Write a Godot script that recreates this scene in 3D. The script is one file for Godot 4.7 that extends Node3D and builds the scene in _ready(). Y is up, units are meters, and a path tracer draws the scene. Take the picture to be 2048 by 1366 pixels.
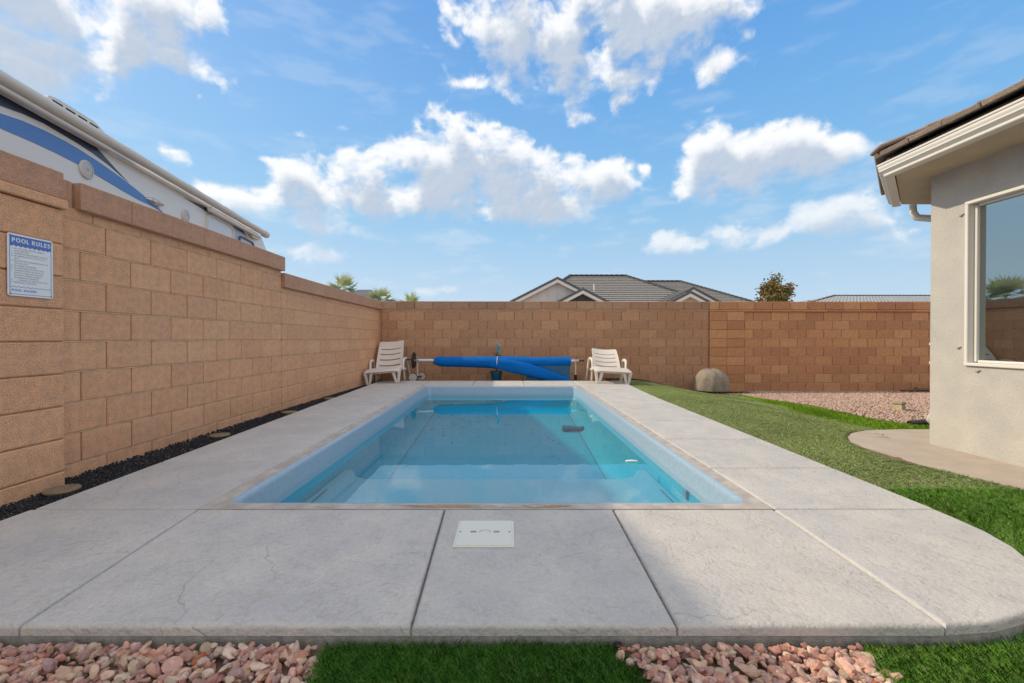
extends Node3D

# ---------------------------------------------------------------- mesh builder
class Mb:
	var v := PackedVector3Array()
	var n := PackedVector3Array()
	var c := PackedColorArray()
	var col := Color(1, 1, 1)
	func tri(a: Vector3, b: Vector3, d: Vector3, na = null, nb = null, nd = null) -> void:
		var g := (b - a).cross(d - a)
		if g.length_squared() < 1e-16:
			return
		var fn := Vector3.ZERO
		if na != null:
			fn = na + nb + nd
		if na == null:
			# flat: the given order is counter-clockwise seen from the front
			var f := g.normalized()
			v.append_array([a, d, b])
			n.append_array([f, f, f])
		elif g.dot(fn) > 0.0:
			v.append_array([a, d, b])
			n.append_array([na, nd, nb])
		else:
			v.append_array([a, b, d])
			n.append_array([na, nb, nd])
		c.append_array([col, col, col])
	func quad(a: Vector3, b: Vector3, d: Vector3, e: Vector3) -> void:
		tri(a, b, d)
		tri(a, d, e)
	func squad(a, b, d, e, na, nb, nd, ne) -> void:
		tri(a, b, d, na, nb, nd)
		tri(a, d, e, na, nd, ne)
	func box(at: Vector3, s: Vector3, bev := 0.0, b := Basis()) -> void:
		var h := s * 0.5
		var r := minf(bev, minf(h.x, minf(h.y, h.z)) * 0.95)
		var ax := [Vector3(1, 0, 0), Vector3(0, 1, 0), Vector3(0, 0, 1)]
		var hh := [h.x, h.y, h.z]
		for i in 3:
			for sg in [-1.0, 1.0]:
				var j := (i + 1) % 3
				var k := (i + 2) % 3
				var o: Vector3 = ax[i] * hh[i] * sg
				var p: Vector3 = ax[j] * (hh[j] - r)
				var q: Vector3 = ax[k] * (hh[k] - r)
				if sg > 0:
					quad(at + b * (o - p - q), at + b * (o + p - q), at + b * (o + p + q), at + b * (o - p + q))
				else:
					quad(at + b * (o - p - q), at + b * (o - p + q), at + b * (o + p + q), at + b * (o + p - q))
		if r <= 0.0:
			return
		for i in 3:
			var j := (i + 1) % 3
			var k := (i + 2) % 3
			for sj in [-1.0, 1.0]:
				for sk in [-1.0, 1.0]:
					var e: Vector3 = ax[i] * (hh[i] - r)
					var p1: Vector3 = ax[j] * hh[j] * sj + ax[k] * (hh[k] - r) * sk
					var p2: Vector3 = ax[j] * (hh[j] - r) * sj + ax[k] * hh[k] * sk
					quad2(at + b * (p1 - e), at + b * (p1 + e), at + b * (p2 + e), at + b * (p2 - e), b * (p1 + p2))
		for sx in [-1.0, 1.0]:
			for sy in [-1.0, 1.0]:
				for sz in [-1.0, 1.0]:
					var a := Vector3(h.x * sx, (h.y - r) * sy, (h.z - r) * sz)
					var d := Vector3((h.x - r) * sx, h.y * sy, (h.z - r) * sz)
					var e := Vector3((h.x - r) * sx, (h.y - r) * sy, h.z * sz)
					out3(at + b * a, at + b * d, at + b * e, b * Vector3(sx, sy, sz))
	func out3(a: Vector3, b: Vector3, d: Vector3, o: Vector3) -> void:
		if (b - a).cross(d - a).dot(o) > 0.0:
			tri(a, b, d)
		else:
			tri(a, d, b)
	func quad2(a: Vector3, b: Vector3, d: Vector3, e: Vector3, o: Vector3) -> void:
		out3(a, b, d, o)
		out3(a, d, e, o)
	# rings of points joined into a smooth skin; closed = each ring is a loop
	func loft(rings: Array, closed := true, cap0 := false, cap1 := false, inward := false) -> void:
		var m: int = rings[0].size()
		var nr := rings.size()
		var ns := []
		for i in nr:
			var row := PackedVector3Array()
			for j in m:
				var jn := (j + 1) % m if closed else mini(j + 1, m - 1)
				var jp := (j + m - 1) % m if closed else maxi(j - 1, 0)
				var du: Vector3 = rings[i][jn] - rings[i][jp]
				var dv: Vector3 = rings[mini(i + 1, nr - 1)][j] - rings[maxi(i - 1, 0)][j]
				var x := du.cross(dv)
				row.append(x.normalized() if x.length_squared() > 1e-20 else Vector3.UP)
			ns.append(row)
		# orientation: outward from the centroid of the ring
		var sum := 0.0
		for i in nr:
			var ctr := Vector3.ZERO
			for j in m:
				ctr += rings[i][j] / m
			for j in m:
				sum += ns[i][j].dot(rings[i][j] - ctr)
		var flip := -1.0 if (sum < 0.0) != inward else 1.0
		for i in nr - 1:
			for j in (m if closed else m - 1):
				var k := (j + 1) % m
				squad(rings[i][j], rings[i][k], rings[i + 1][k], rings[i + 1][j], ns[i][j] * flip, ns[i][k] * flip, ns[i + 1][k] * flip, ns[i + 1][j] * flip)
		for e in [[cap0, 0, 1], [cap1, nr - 1, nr - 2]]:
			if e[0]:
				var r: Array = Array(rings[e[1]])
				var ctr := Vector3.ZERO
				var ct2 := Vector3.ZERO
				for j in m:
					ctr += r[j] / m
					ct2 += rings[e[2]][j] / m
				for j in m:
					out3(ctr, r[j], r[(j + 1) % m], ctr - ct2)
	func tube(path: Array, radii, seg := 8, caps := true, squash := 1.0, up := Vector3.UP) -> void:
		var rings := []
		for i in path.size():
			var t: Vector3 = (path[mini(i + 1, path.size() - 1)] - path[maxi(i - 1, 0)]).normalized()
			var x := t.cross(up)
			if x.length() < 0.01:
				x = t.cross(Vector3(1, 0, 0.3))
			x = x.normalized()
			var y := x.cross(t).normalized()
			var r: float = radii[i] if radii is Array else radii
			var ring := []
			for j in seg:
				var a := TAU * j / seg
				ring.append(path[i] + x * cos(a) * r + y * sin(a) * r * squash)
			rings.append(ring)
		loft(rings, true, caps, caps)
	func lathe(at: Vector3, axis: Vector3, prof: Array, seg := 16, caps := true) -> void:
		# prof: [radius, height along axis]
		var a := axis.normalized()
		var x := a.cross(Vector3(0, 0, 1) if absf(a.z) < 0.9 else Vector3(1, 0, 0)).normalized()
		var y := a.cross(x)
		var rings := []
		for p in prof:
			var ring := []
			for j in seg:
				var t := TAU * j / seg
				ring.append(at + a * p[1] + (x * cos(t) + y * sin(t)) * p[0])
			rings.append(ring)
		loft(rings, true, caps, caps)
	func flathe(at: Vector3, axis: Vector3, prof: Array, seg := 16) -> void:
		# lathe with hard edges between the profile's pieces
		for i in prof.size() - 1:
			lathe(at, axis, [prof[i], prof[i + 1]], seg, false)
		var a := axis.normalized()
		var x := a.cross(Vector3(0, 0, 1) if absf(a.z) < 0.9 else Vector3(1, 0, 0)).normalized()
		var y := a.cross(x)
		for e in [[prof[0], -1.0], [prof[-1], 1.0]]:
			for j in seg:
				var t0 := TAU * j / seg
				var t1 := TAU * (j + 1) / seg
				out3(at + a * e[0][1], at + a * e[0][1] + (x * cos(t0) + y * sin(t0)) * e[0][0], at + a * e[0][1] + (x * cos(t1) + y * sin(t1)) * e[0][0], a * e[1])
	# a slab over a convex-ish outline in the xz plane, with a rounded upper edge
	func slab(poly: PackedVector2Array, top: float, bottom: float, r: float, steps := 3) -> void:
		var m := poly.size()
		var area := 0.0
		for i in m:
			area += poly[i].cross(poly[(i + 1) % m])
		var p := poly.duplicate()
		if area < 0.0:
			p.reverse()
		var miter := PackedVector2Array()
		for i in m:
			var a := (p[i] - p[(i + m - 1) % m]).normalized()
			var b := (p[(i + 1) % m] - p[i]).normalized()
			var na := Vector2(-a.y, a.x)
			var nb := Vector2(-b.y, b.x)
			var mm := (na + nb).normalized()
			miter.append(mm / maxf(0.4, mm.dot(na)))
		var rings := []
		rings.append(_ring(p, miter, 0.0, bottom))
		for s in steps + 1:
			var t := PI * 0.5 * s / steps
			rings.append(_ring(p, miter, r * (1.0 - cos(t)), top - r + r * sin(t)))
		for k in rings.size() - 1:
			for i in m:
				var j := (i + 1) % m
				var e := (p[j] - p[i]).normalized()
				var o := Vector3(e.y, 0, -e.x)
				var t0 := clampf(float(k - 1) / steps, 0, 1) * PI * 0.5
				var t1 := clampf(float(k) / steps, 0, 1) * PI * 0.5
				var n0 := o * cos(t0) + Vector3.UP * sin(t0)
				var n1 := o * cos(t1) + Vector3.UP * sin(t1)
				squad(rings[k][i], rings[k][j], rings[k + 1][j], rings[k + 1][i], n0, n0, n1, n1)
		var topring: Array = rings[-1]
		var flat := PackedVector2Array()
		for q in topring:
			flat.append(Vector2(q.x, q.z))
		var idx := Geometry2D.triangulate_polygon(flat)
		for i in range(0, idx.size(), 3):
			tri(topring[idx[i]], topring[idx[i + 1]], topring[idx[i + 2]], Vector3.UP, Vector3.UP, Vector3.UP)
	func _ring(p: PackedVector2Array, mi: PackedVector2Array, inset: float, y: float) -> Array:
		var out := []
		for i in p.size():
			var q := p[i] + mi[i] * inset
			out.append(Vector3(q.x, y, q.y))
		return out
	# a flat outline (in a plane given by origin, x and y axes) pushed out along its normal
	func extrude(poly: PackedVector2Array, o: Vector3, x: Vector3, y: Vector3, depth: float) -> void:
		var z := x.cross(y).normalized()
		var idx := Geometry2D.triangulate_polygon(poly)
		for i in range(0, idx.size(), 3):
			var a := o + x * poly[idx[i]].x + y * poly[idx[i]].y
			var b := o + x * poly[idx[i + 1]].x + y * poly[idx[i + 1]].y
			var d := o + x * poly[idx[i + 2]].x + y * poly[idx[i + 2]].y
			out3(a + z * depth, b + z * depth, d + z * depth, z * signf(depth))
			out3(a, b, d, -z * signf(depth))
		var area := 0.0
		for i in poly.size():
			area += poly[i].cross(poly[(i + 1) % poly.size()])
		for i in poly.size():
			var p := poly[i]
			var q := poly[(i + 1) % poly.size()]
			var e := (q - p).normalized() * signf(area)
			var on := x * e.y - y * e.x
			quad2(o + x * p.x + y * p.y, o + x * q.x + y * q.y, o + x * q.x + y * q.y + z * depth, o + x * p.x + y * p.y + z * depth, on)
	func add(other: Mb, t: Transform3D, cc = null) -> void:
		var b := t.basis.inverse().transposed()
		for i in other.v.size():
			v.append(t * other.v[i])
			n.append((b * other.n[i]).normalized())
			c.append(cc if cc != null else other.c[i])
	func mesh() -> ArrayMesh:
		var a := []
		a.resize(Mesh.ARRAY_MAX)
		a[Mesh.ARRAY_VERTEX] = v
		a[Mesh.ARRAY_NORMAL] = n
		a[Mesh.ARRAY_COLOR] = c
		var m := ArrayMesh.new()
		m.add_surface_from_arrays(Mesh.PRIMITIVE_TRIANGLES, a)
		return m

# ---------------------------------------------------------------- naming helpers
var taken := {}
var rng := RandomNumberGenerator.new()

func numbered(called: String, parent: Node) -> String:
	var key := str(parent.get_instance_id()) + called
	var k: int = taken.get(key, 0)
	taken[key] = k + 1
	return called if k == 0 else "%s_%03d" % [called, k]

func thing(called: String, label: String, category: String, at := Vector3.ZERO, turn := 0.0, group := "") -> Node3D:
	var o := Node3D.new()
	o.name = numbered(called, self)
	add_child(o, true)
	o.position = at
	o.rotation.y = turn
	tag(o, label, category, group)
	return o

func tag(o: Node, label: String, category: String, group := "", kind := "") -> Node:
	o.set_meta("label", label)
	if category:
		o.set_meta("category", category)
	if group:
		o.set_meta("group", group)
	if kind:
		o.set_meta("kind", kind)
	return o

func put(called: String, m, material: Material, parent: Node = self) -> MeshInstance3D:
	var o := MeshInstance3D.new()
	o.name = numbered(called, parent)
	o.mesh = m.mesh() if m is Mb else m
	o.material_override = material
	parent.add_child(o, true)
	return o

func struct(called: String, label: String, m, material: Material) -> MeshInstance3D:
	var o := put(called, m, material)
	o.set_meta("kind", "structure")
	o.set_meta("label", label)
	return o

func dup(root: Node3D, label: String, at: Vector3, turn := 0.0) -> Node3D:
	var r: Node3D = root.duplicate()
	var base := root.name.rstrip("0123456789").rstrip("_")
	r.name = numbered(base, self)
	add_child(r, true)
	r.position = at
	r.rotation.y = turn
	r.set_meta("label", label)
	return r

# ---------------------------------------------------------------- materials
func lin(r: float, g: float, b: float) -> Color:
	return Color(r, g, b).linear_to_srgb()

func mat(color: Color, rough := 0.8, metal := 0.0) -> StandardMaterial3D:
	var m := StandardMaterial3D.new()
	m.albedo_color = color
	m.roughness = rough
	m.metallic = metal
	return m

func noise(freq: float, oct := 4, type := FastNoiseLite.TYPE_SIMPLEX_SMOOTH, seed_ := 1, gain := 0.5) -> FastNoiseLite:
	var n := FastNoiseLite.new()
	n.seed = seed_
	n.noise_type = type
	n.frequency = freq
	n.fractal_type = FastNoiseLite.FRACTAL_FBM
	n.fractal_octaves = oct
	n.fractal_gain = gain
	return n

func bytes(nz: FastNoiseLite, s: int) -> PackedByteArray:
	var im := nz.get_seamless_image(s, s, false, false, 0.12, true)
	im.convert(Image.FORMAT_L8)
	return im.get_data()

func tex_l(data: PackedByteArray, s: int) -> ImageTexture:
	return ImageTexture.create_from_image(Image.create_from_data(s, s, false, Image.FORMAT_L8, data))

func tex_rgb(data: PackedByteArray, s: int) -> ImageTexture:
	return ImageTexture.create_from_image(Image.create_from_data(s, s, false, Image.FORMAT_RGB8, data))

func tri_map(m: StandardMaterial3D, scale: float, world := true) -> StandardMaterial3D:
	m.uv1_triplanar = true
	m.uv1_world_triplanar = world
	m.uv1_scale = Vector3(scale, scale, scale)
	m.uv1_triplanar_sharpness = 6.0
	return m

func relief(m: StandardMaterial3D, t: Texture2D, cm: float) -> StandardMaterial3D:
	m.heightmap_enabled = true
	m.heightmap_texture = t
	m.heightmap_scale = cm
	return m

var T := {}
var M := {}

func make_textures() -> void:
	# split-face concrete block: grey-brown sand with dark pores
	var S := 512
	var a := bytes(noise(0.012, 3, FastNoiseLite.TYPE_SIMPLEX_SMOOTH, 3), S)
	var b := bytes(noise(0.16, 3, FastNoiseLite.TYPE_SIMPLEX_SMOOTH, 7, 0.7), S)
	var w := bytes(noise(0.45, 1, FastNoiseLite.TYPE_VALUE, 9), S)
	var col := PackedByteArray()
	col.resize(S * S * 3)
	var hgt := PackedByteArray()
	hgt.resize(S * S)
	for i in S * S:
		var big := (a[i] - 128) / 128.0
		var mid := (b[i] - 128) / 128.0
		var fine := (w[i] - 128) / 128.0
		var pore := clampf((-mid - 0.36) * 3.5, 0, 1)
		var t := 1.0 + 0.07 * big + 0.11 * mid + 0.09 * fine - 0.34 * pore
		col[i * 3] = int(clampf(240.0 * t, 0, 255))
		col[i * 3 + 1] = int(clampf(240.0 * (t - 0.025 * big), 0, 255))
		col[i * 3 + 2] = int(clampf(240.0 * (t - 0.05 * big), 0, 255))
		hgt[i] = int(clampf(150.0 + 55.0 * mid + 42.0 * fine - 110.0 * pore, 0, 255))
	T.block = tex_rgb(col, S)
	T.block_h = tex_l(hgt, S)
	# stamped concrete: slate-like relief, mottled tone, hairline cracks
	S = 1024
	var rn := noise(0.006, 5, FastNoiseLite.TYPE_SIMPLEX_SMOOTH, 21, 0.55)
	rn.domain_warp_enabled = true
	rn.domain_warp_amplitude = 40.0
	rn.domain_warp_frequency = 0.008
	a = bytes(rn, S)
	var rg := noise(0.013, 4, FastNoiseLite.TYPE_SIMPLEX_SMOOTH, 33, 0.6)
	rg.fractal_type = FastNoiseLite.FRACTAL_RIDGED
	rg.domain_warp_enabled = true
	rg.domain_warp_amplitude = 60.0
	rg.domain_warp_frequency = 0.01
	b = bytes(rg, S)
	w = bytes(noise(0.09, 4, FastNoiseLite.TYPE_SIMPLEX_SMOOTH, 5, 0.7), S)
	var g := bytes(noise(0.4, 2, FastNoiseLite.TYPE_VALUE, 57), S)
	var crack := PackedByteArray()
	crack.resize(S * S)
	rng.seed = 77
	for k in 12:
		var p := Vector2(rng.randf() * S, rng.randf() * S)
		var dir := rng.randf() * TAU
		var home := dir
		var len := rng.randi_range(120, 330)
		var strong := rng.randf_range(0.35, 1.0)
		for s in len:
			dir += rng.randf_range(-0.22, 0.22) - 0.02 * sin(dir - home)
			if rng.randf() < 0.03:
				dir = home + rng.randf_range(-0.9, 0.9)
			p += Vector2(cos(dir), sin(dir))
			var fade := strong * sin(PI * s / len)
			for q in [[0, 0, 1.0], [1, 0, 0.5], [0, 1, 0.5]]:
				var x := posmod(int(p.x) + q[0], S)
				var y := posmod(int(p.y) + q[1], S)
				crack[y * S + x] = maxi(crack[y * S + x], int(255 * fade * q[2]))
	col = PackedByteArray()
	col.resize(S * S * 3)
	hgt = PackedByteArray()
	hgt.resize(S * S)
	for i in S * S:
		var big := (a[i] - 128) / 128.0
		var rid := (b[i] - 128) / 128.0
		var mid := (w[i] - 128) / 128.0
		var cr := crack[i] / 255.0
		var groove := clampf((rid - 0.28) * 2.2, 0, 1)
		var grit := (g[i] - 128) / 128.0
		var t := 1.0 + 0.045 * big + 0.035 * mid + 0.045 * grit - 0.035 * groove - 0.10 * cr
		var warm := 0.015 * big + 0.015 * groove
		col[i * 3] = int(clampf(240.0 * (t + warm * 0.4), 0, 255))
		col[i * 3 + 1] = int(clampf(240.0 * t, 0, 255))
		col[i * 3 + 2] = int(clampf(240.0 * (t - warm), 0, 255))
		hgt[i] = int(clampf(140.0 + 44.0 * big + 26.0 * mid + 16.0 * grit - 46.0 * groove - 60.0 * cr, 0, 255))
	T.slab = tex_rgb(col, S)
	T.slab_h = tex_l(hgt, S)
	# stucco: trowelled cement, soft clouds of tone
	S = 512
	rn = noise(0.008, 4, FastNoiseLite.TYPE_SIMPLEX_SMOOTH, 41, 0.5)
	rn.domain_warp_enabled = true
	rn.domain_warp_amplitude = 50.0
	a = bytes(rn, S)
	b = bytes(noise(0.12, 4, FastNoiseLite.TYPE_SIMPLEX_SMOOTH, 43, 0.7), S)
	col = PackedByteArray()
	col.resize(S * S * 3)
	hgt = PackedByteArray()
	hgt.resize(S * S)
	for i in S * S:
		var big := (a[i] - 128) / 128.0
		var mid := (b[i] - 128) / 128.0
		var t := 1.0 + 0.045 * big + 0.035 * mid
		col[i * 3] = int(clampf(240.0 * t, 0, 255))
		col[i * 3 + 1] = int(clampf(240.0 * (t - 0.008 * big), 0, 255))
		col[i * 3 + 2] = int(clampf(240.0 * (t - 0.02 * big), 0, 255))
		hgt[i] = int(clampf(128.0 + 60.0 * big + 50.0 * mid, 0, 255))
	T.stucco = tex_rgb(col, S)
	T.stucco_h = tex_l(hgt, S)
	# speckle for gelcoat, soil and plastics
	S = 256
	a = bytes(noise(0.35, 2, FastNoiseLite.TYPE_VALUE, 51), S)
	b = bytes(noise(0.03, 4, FastNoiseLite.TYPE_SIMPLEX_SMOOTH, 53), S)
	col = PackedByteArray()
	col.resize(S * S * 3)
	var soft := PackedByteArray()
	soft.resize(S * S * 3)
	for i in S * S:
		var t := 0.93 + 0.085 * (a[i] - 128) / 128.0 + 0.03 * (b[i] - 128) / 128.0
		var u := 0.9 + 0.10 * (b[i] - 128) / 128.0 + 0.03 * (a[i] - 128) / 128.0
		for k in 3:
			col[i * 3 + k] = int(clampf(255.0 * t, 0, 255))
			soft[i * 3 + k] = int(clampf(255.0 * u, 0, 255))
	T.speckle = tex_rgb(col, S)
	T.soft = tex_rgb(soft, S)
	T.soft_h = tex_l(b, S)

func block_mat(c: Color) -> StandardMaterial3D:
	var m := mat(c, 0.95)
	m.albedo_texture = T.block
	relief(m, T.block_h, 0.5)
	m.metallic_specular = 0.25
	return tri_map(m, 1.9)

func soft_mat(c: Color, rough := 0.8, scale := 1.2) -> StandardMaterial3D:
	var m := mat(c, rough)
	m.albedo_texture = T.soft
	return tri_map(m, scale)

# ---------------------------------------------------------------- sky
# clouds: azimuth and elevation of each puff, its half width and half height (degrees), its thickness
const CLOUDS := [
	[-25.2,18.1,2.9,2.5,1.00], [-23.0,15.0,3.3,2.6,1.00], [-18.5,19.4,4.7,2.6,1.00], [-16.1,17.7,5.4,2.7,1.00], [-10.6,21.2,5.7,3.6,1.00], [-5.8,23.1,4.8,3.1,1.00], [-3.5,22.0,4.9,3.3,1.00], [-7.4,17.9,7.0,2.8,1.00], [-0.9,18.1,7.2,3.1,1.00],
	[2.3,20.4,3.9,3.0,1.00], [4.9,18.6,5.8,3.1,1.00], [8.8,17.9,5.1,2.4,1.00], [11.9,18.8,3.7,2.1,1.00], [13.8,20.1,1.7,1.7,1.00], [17.4,20.2,0.8,0.7,1.00], [-24.1,13.2,2.7,1.0,1.00], [-27.8,15.6,2.0,1.4,1.00], [-30.3,14.9,2.2,1.4,1.00], [-34.0,15.1,1.8,1.3,1.00], [-32.7,14.8,1.4,1.1,1.00],
	[23.1,19.9,2.8,2.3,1.00], [25.3,20.7,3.2,2.5,1.00], [28.9,20.6,4.0,2.7,1.00], [31.8,19.5,3.8,2.3,1.00], [35.4,19.2,2.6,2.3,1.00], [37.5,19.2,1.8,1.5,1.00], [22.0,17.9,2.2,1.7,1.00], [27.9,18.2,4.6,1.9,1.00], [33.7,17.7,2.7,1.5,1.00], [39.9,18.6,1.5,0.7,0.60],
	[19.2,11.3,2.3,1.3,0.75], [22.6,11.7,3.3,1.5,0.80], [26.9,12.1,3.1,1.6,0.80], [30.9,11.4,2.4,1.1,0.75], [34.6,13.3,2.2,1.8,0.85], [36.7,13.9,2.1,1.5,0.85], [39.5,14.1,1.9,1.5,0.80], [35.9,11.8,2.6,1.1,0.80], [40.3,11.6,2.3,1.0,0.70], [41.8,10.0,2.2,1.0,0.60],
	[-0.3,35.0,5.9,3.7,1.00], [4.3,33.6,5.8,4.3,1.00], [8.8,34.7,7.0,4.2,1.00], [10.7,31.4,4.4,3.3,1.00], [5.6,30.3,3.2,1.7,1.00], [15.0,35.4,6.7,2.6,1.00], [22.0,34.3,5.0,2.2,1.00], [20.3,32.5,2.9,1.8,1.00], [24.8,29.4,2.7,1.3,1.00], [15.0,29.6,2.4,1.2,0.90], [-4.8,29.9,2.3,0.6,0.80], [22.6,30.7,3.3,1.3,1.00], [28.9,32.8,2.0,1.2,0.70], [14.4,27.5,2.1,0.7,0.70], [8.8,26.1,2.2,1.0,0.70], [28.9,31.1,1.2,0.6,0.70],
	[-44.5,28.0,7.3,2.5,1.00], [-39.1,30.9,5.9,2.0,1.00], [-33.6,32.1,2.7,1.6,1.00], [-46.1,24.6,5.6,1.8,1.00], [-39.1,27.4,4.7,1.6,0.70], [-47.3,22.5,2.7,1.6,1.00], [-41.7,24.5,1.5,0.7,0.80], [-48.5,20.5,1.7,2.4,0.80], [-37.0,27.6,2.5,1.4,0.65],
	[-23.0,9.9,2.8,0.9,0.60], [-24.1,11.0,1.4,0.7,0.65], [-9.3,6.2,7.6,0.8,0.55], [-0.9,8.8,6.5,0.4,0.50], [-34.9,24.4,0.4,0.5,0.60], [-33.6,22.7,1.4,0.3,0.60], [-28.3,19.7,2.0,0.5,0.60], [-20.2,24.2,1.7,0.6,0.65], [-16.1,25.3,1.2,0.5,0.60], [-37.4,18.3,1.6,1.0,0.60],
	[-0.5,38.5,7.0,3.0,1.0], [10.0,39.0,9.0,3.5,1.0], [-52.0,27.0,6.0,4.0,1.0], [-50.0,32.0,8.0,3.0,1.0],
]
const SKY_STEPS := [[-90.0, 0.50, 0.63, 0.76], [0.0, 0.58, 0.72, 0.86], [5.0, 0.51, 0.69, 0.86], [14.0, 0.31, 0.57, 0.84], [20.0, 0.215, 0.49, 0.83], [28.0, 0.155, 0.41, 0.80], [36.0, 0.105, 0.34, 0.75], [60.0, 0.08, 0.29, 0.70], [90.0, 0.07, 0.25, 0.62]]
const SUN := Vector3(-1.50, 1.0, -0.27)

func sky_base(el: float) -> Vector3:
	for i in SKY_STEPS.size() - 1:
		var p: Array = SKY_STEPS[i]
		var q: Array = SKY_STEPS[i + 1]
		if el <= q[0]:
			var t := clampf((el - p[0]) / (q[0] - p[0]), 0, 1)
			return Vector3(p[1], p[2], p[3]).lerp(Vector3(q[1], q[2], q[3]), t)
	return Vector3(SKY_STEPS[-1][1], SKY_STEPS[-1][2], SKY_STEPS[-1][3])

func direction(az: float, el: float) -> Vector3:
	var a := deg_to_rad(az)
	var e := deg_to_rad(el)
	return Vector3(sin(a) * cos(e), sin(e), -cos(a) * cos(e))

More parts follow.
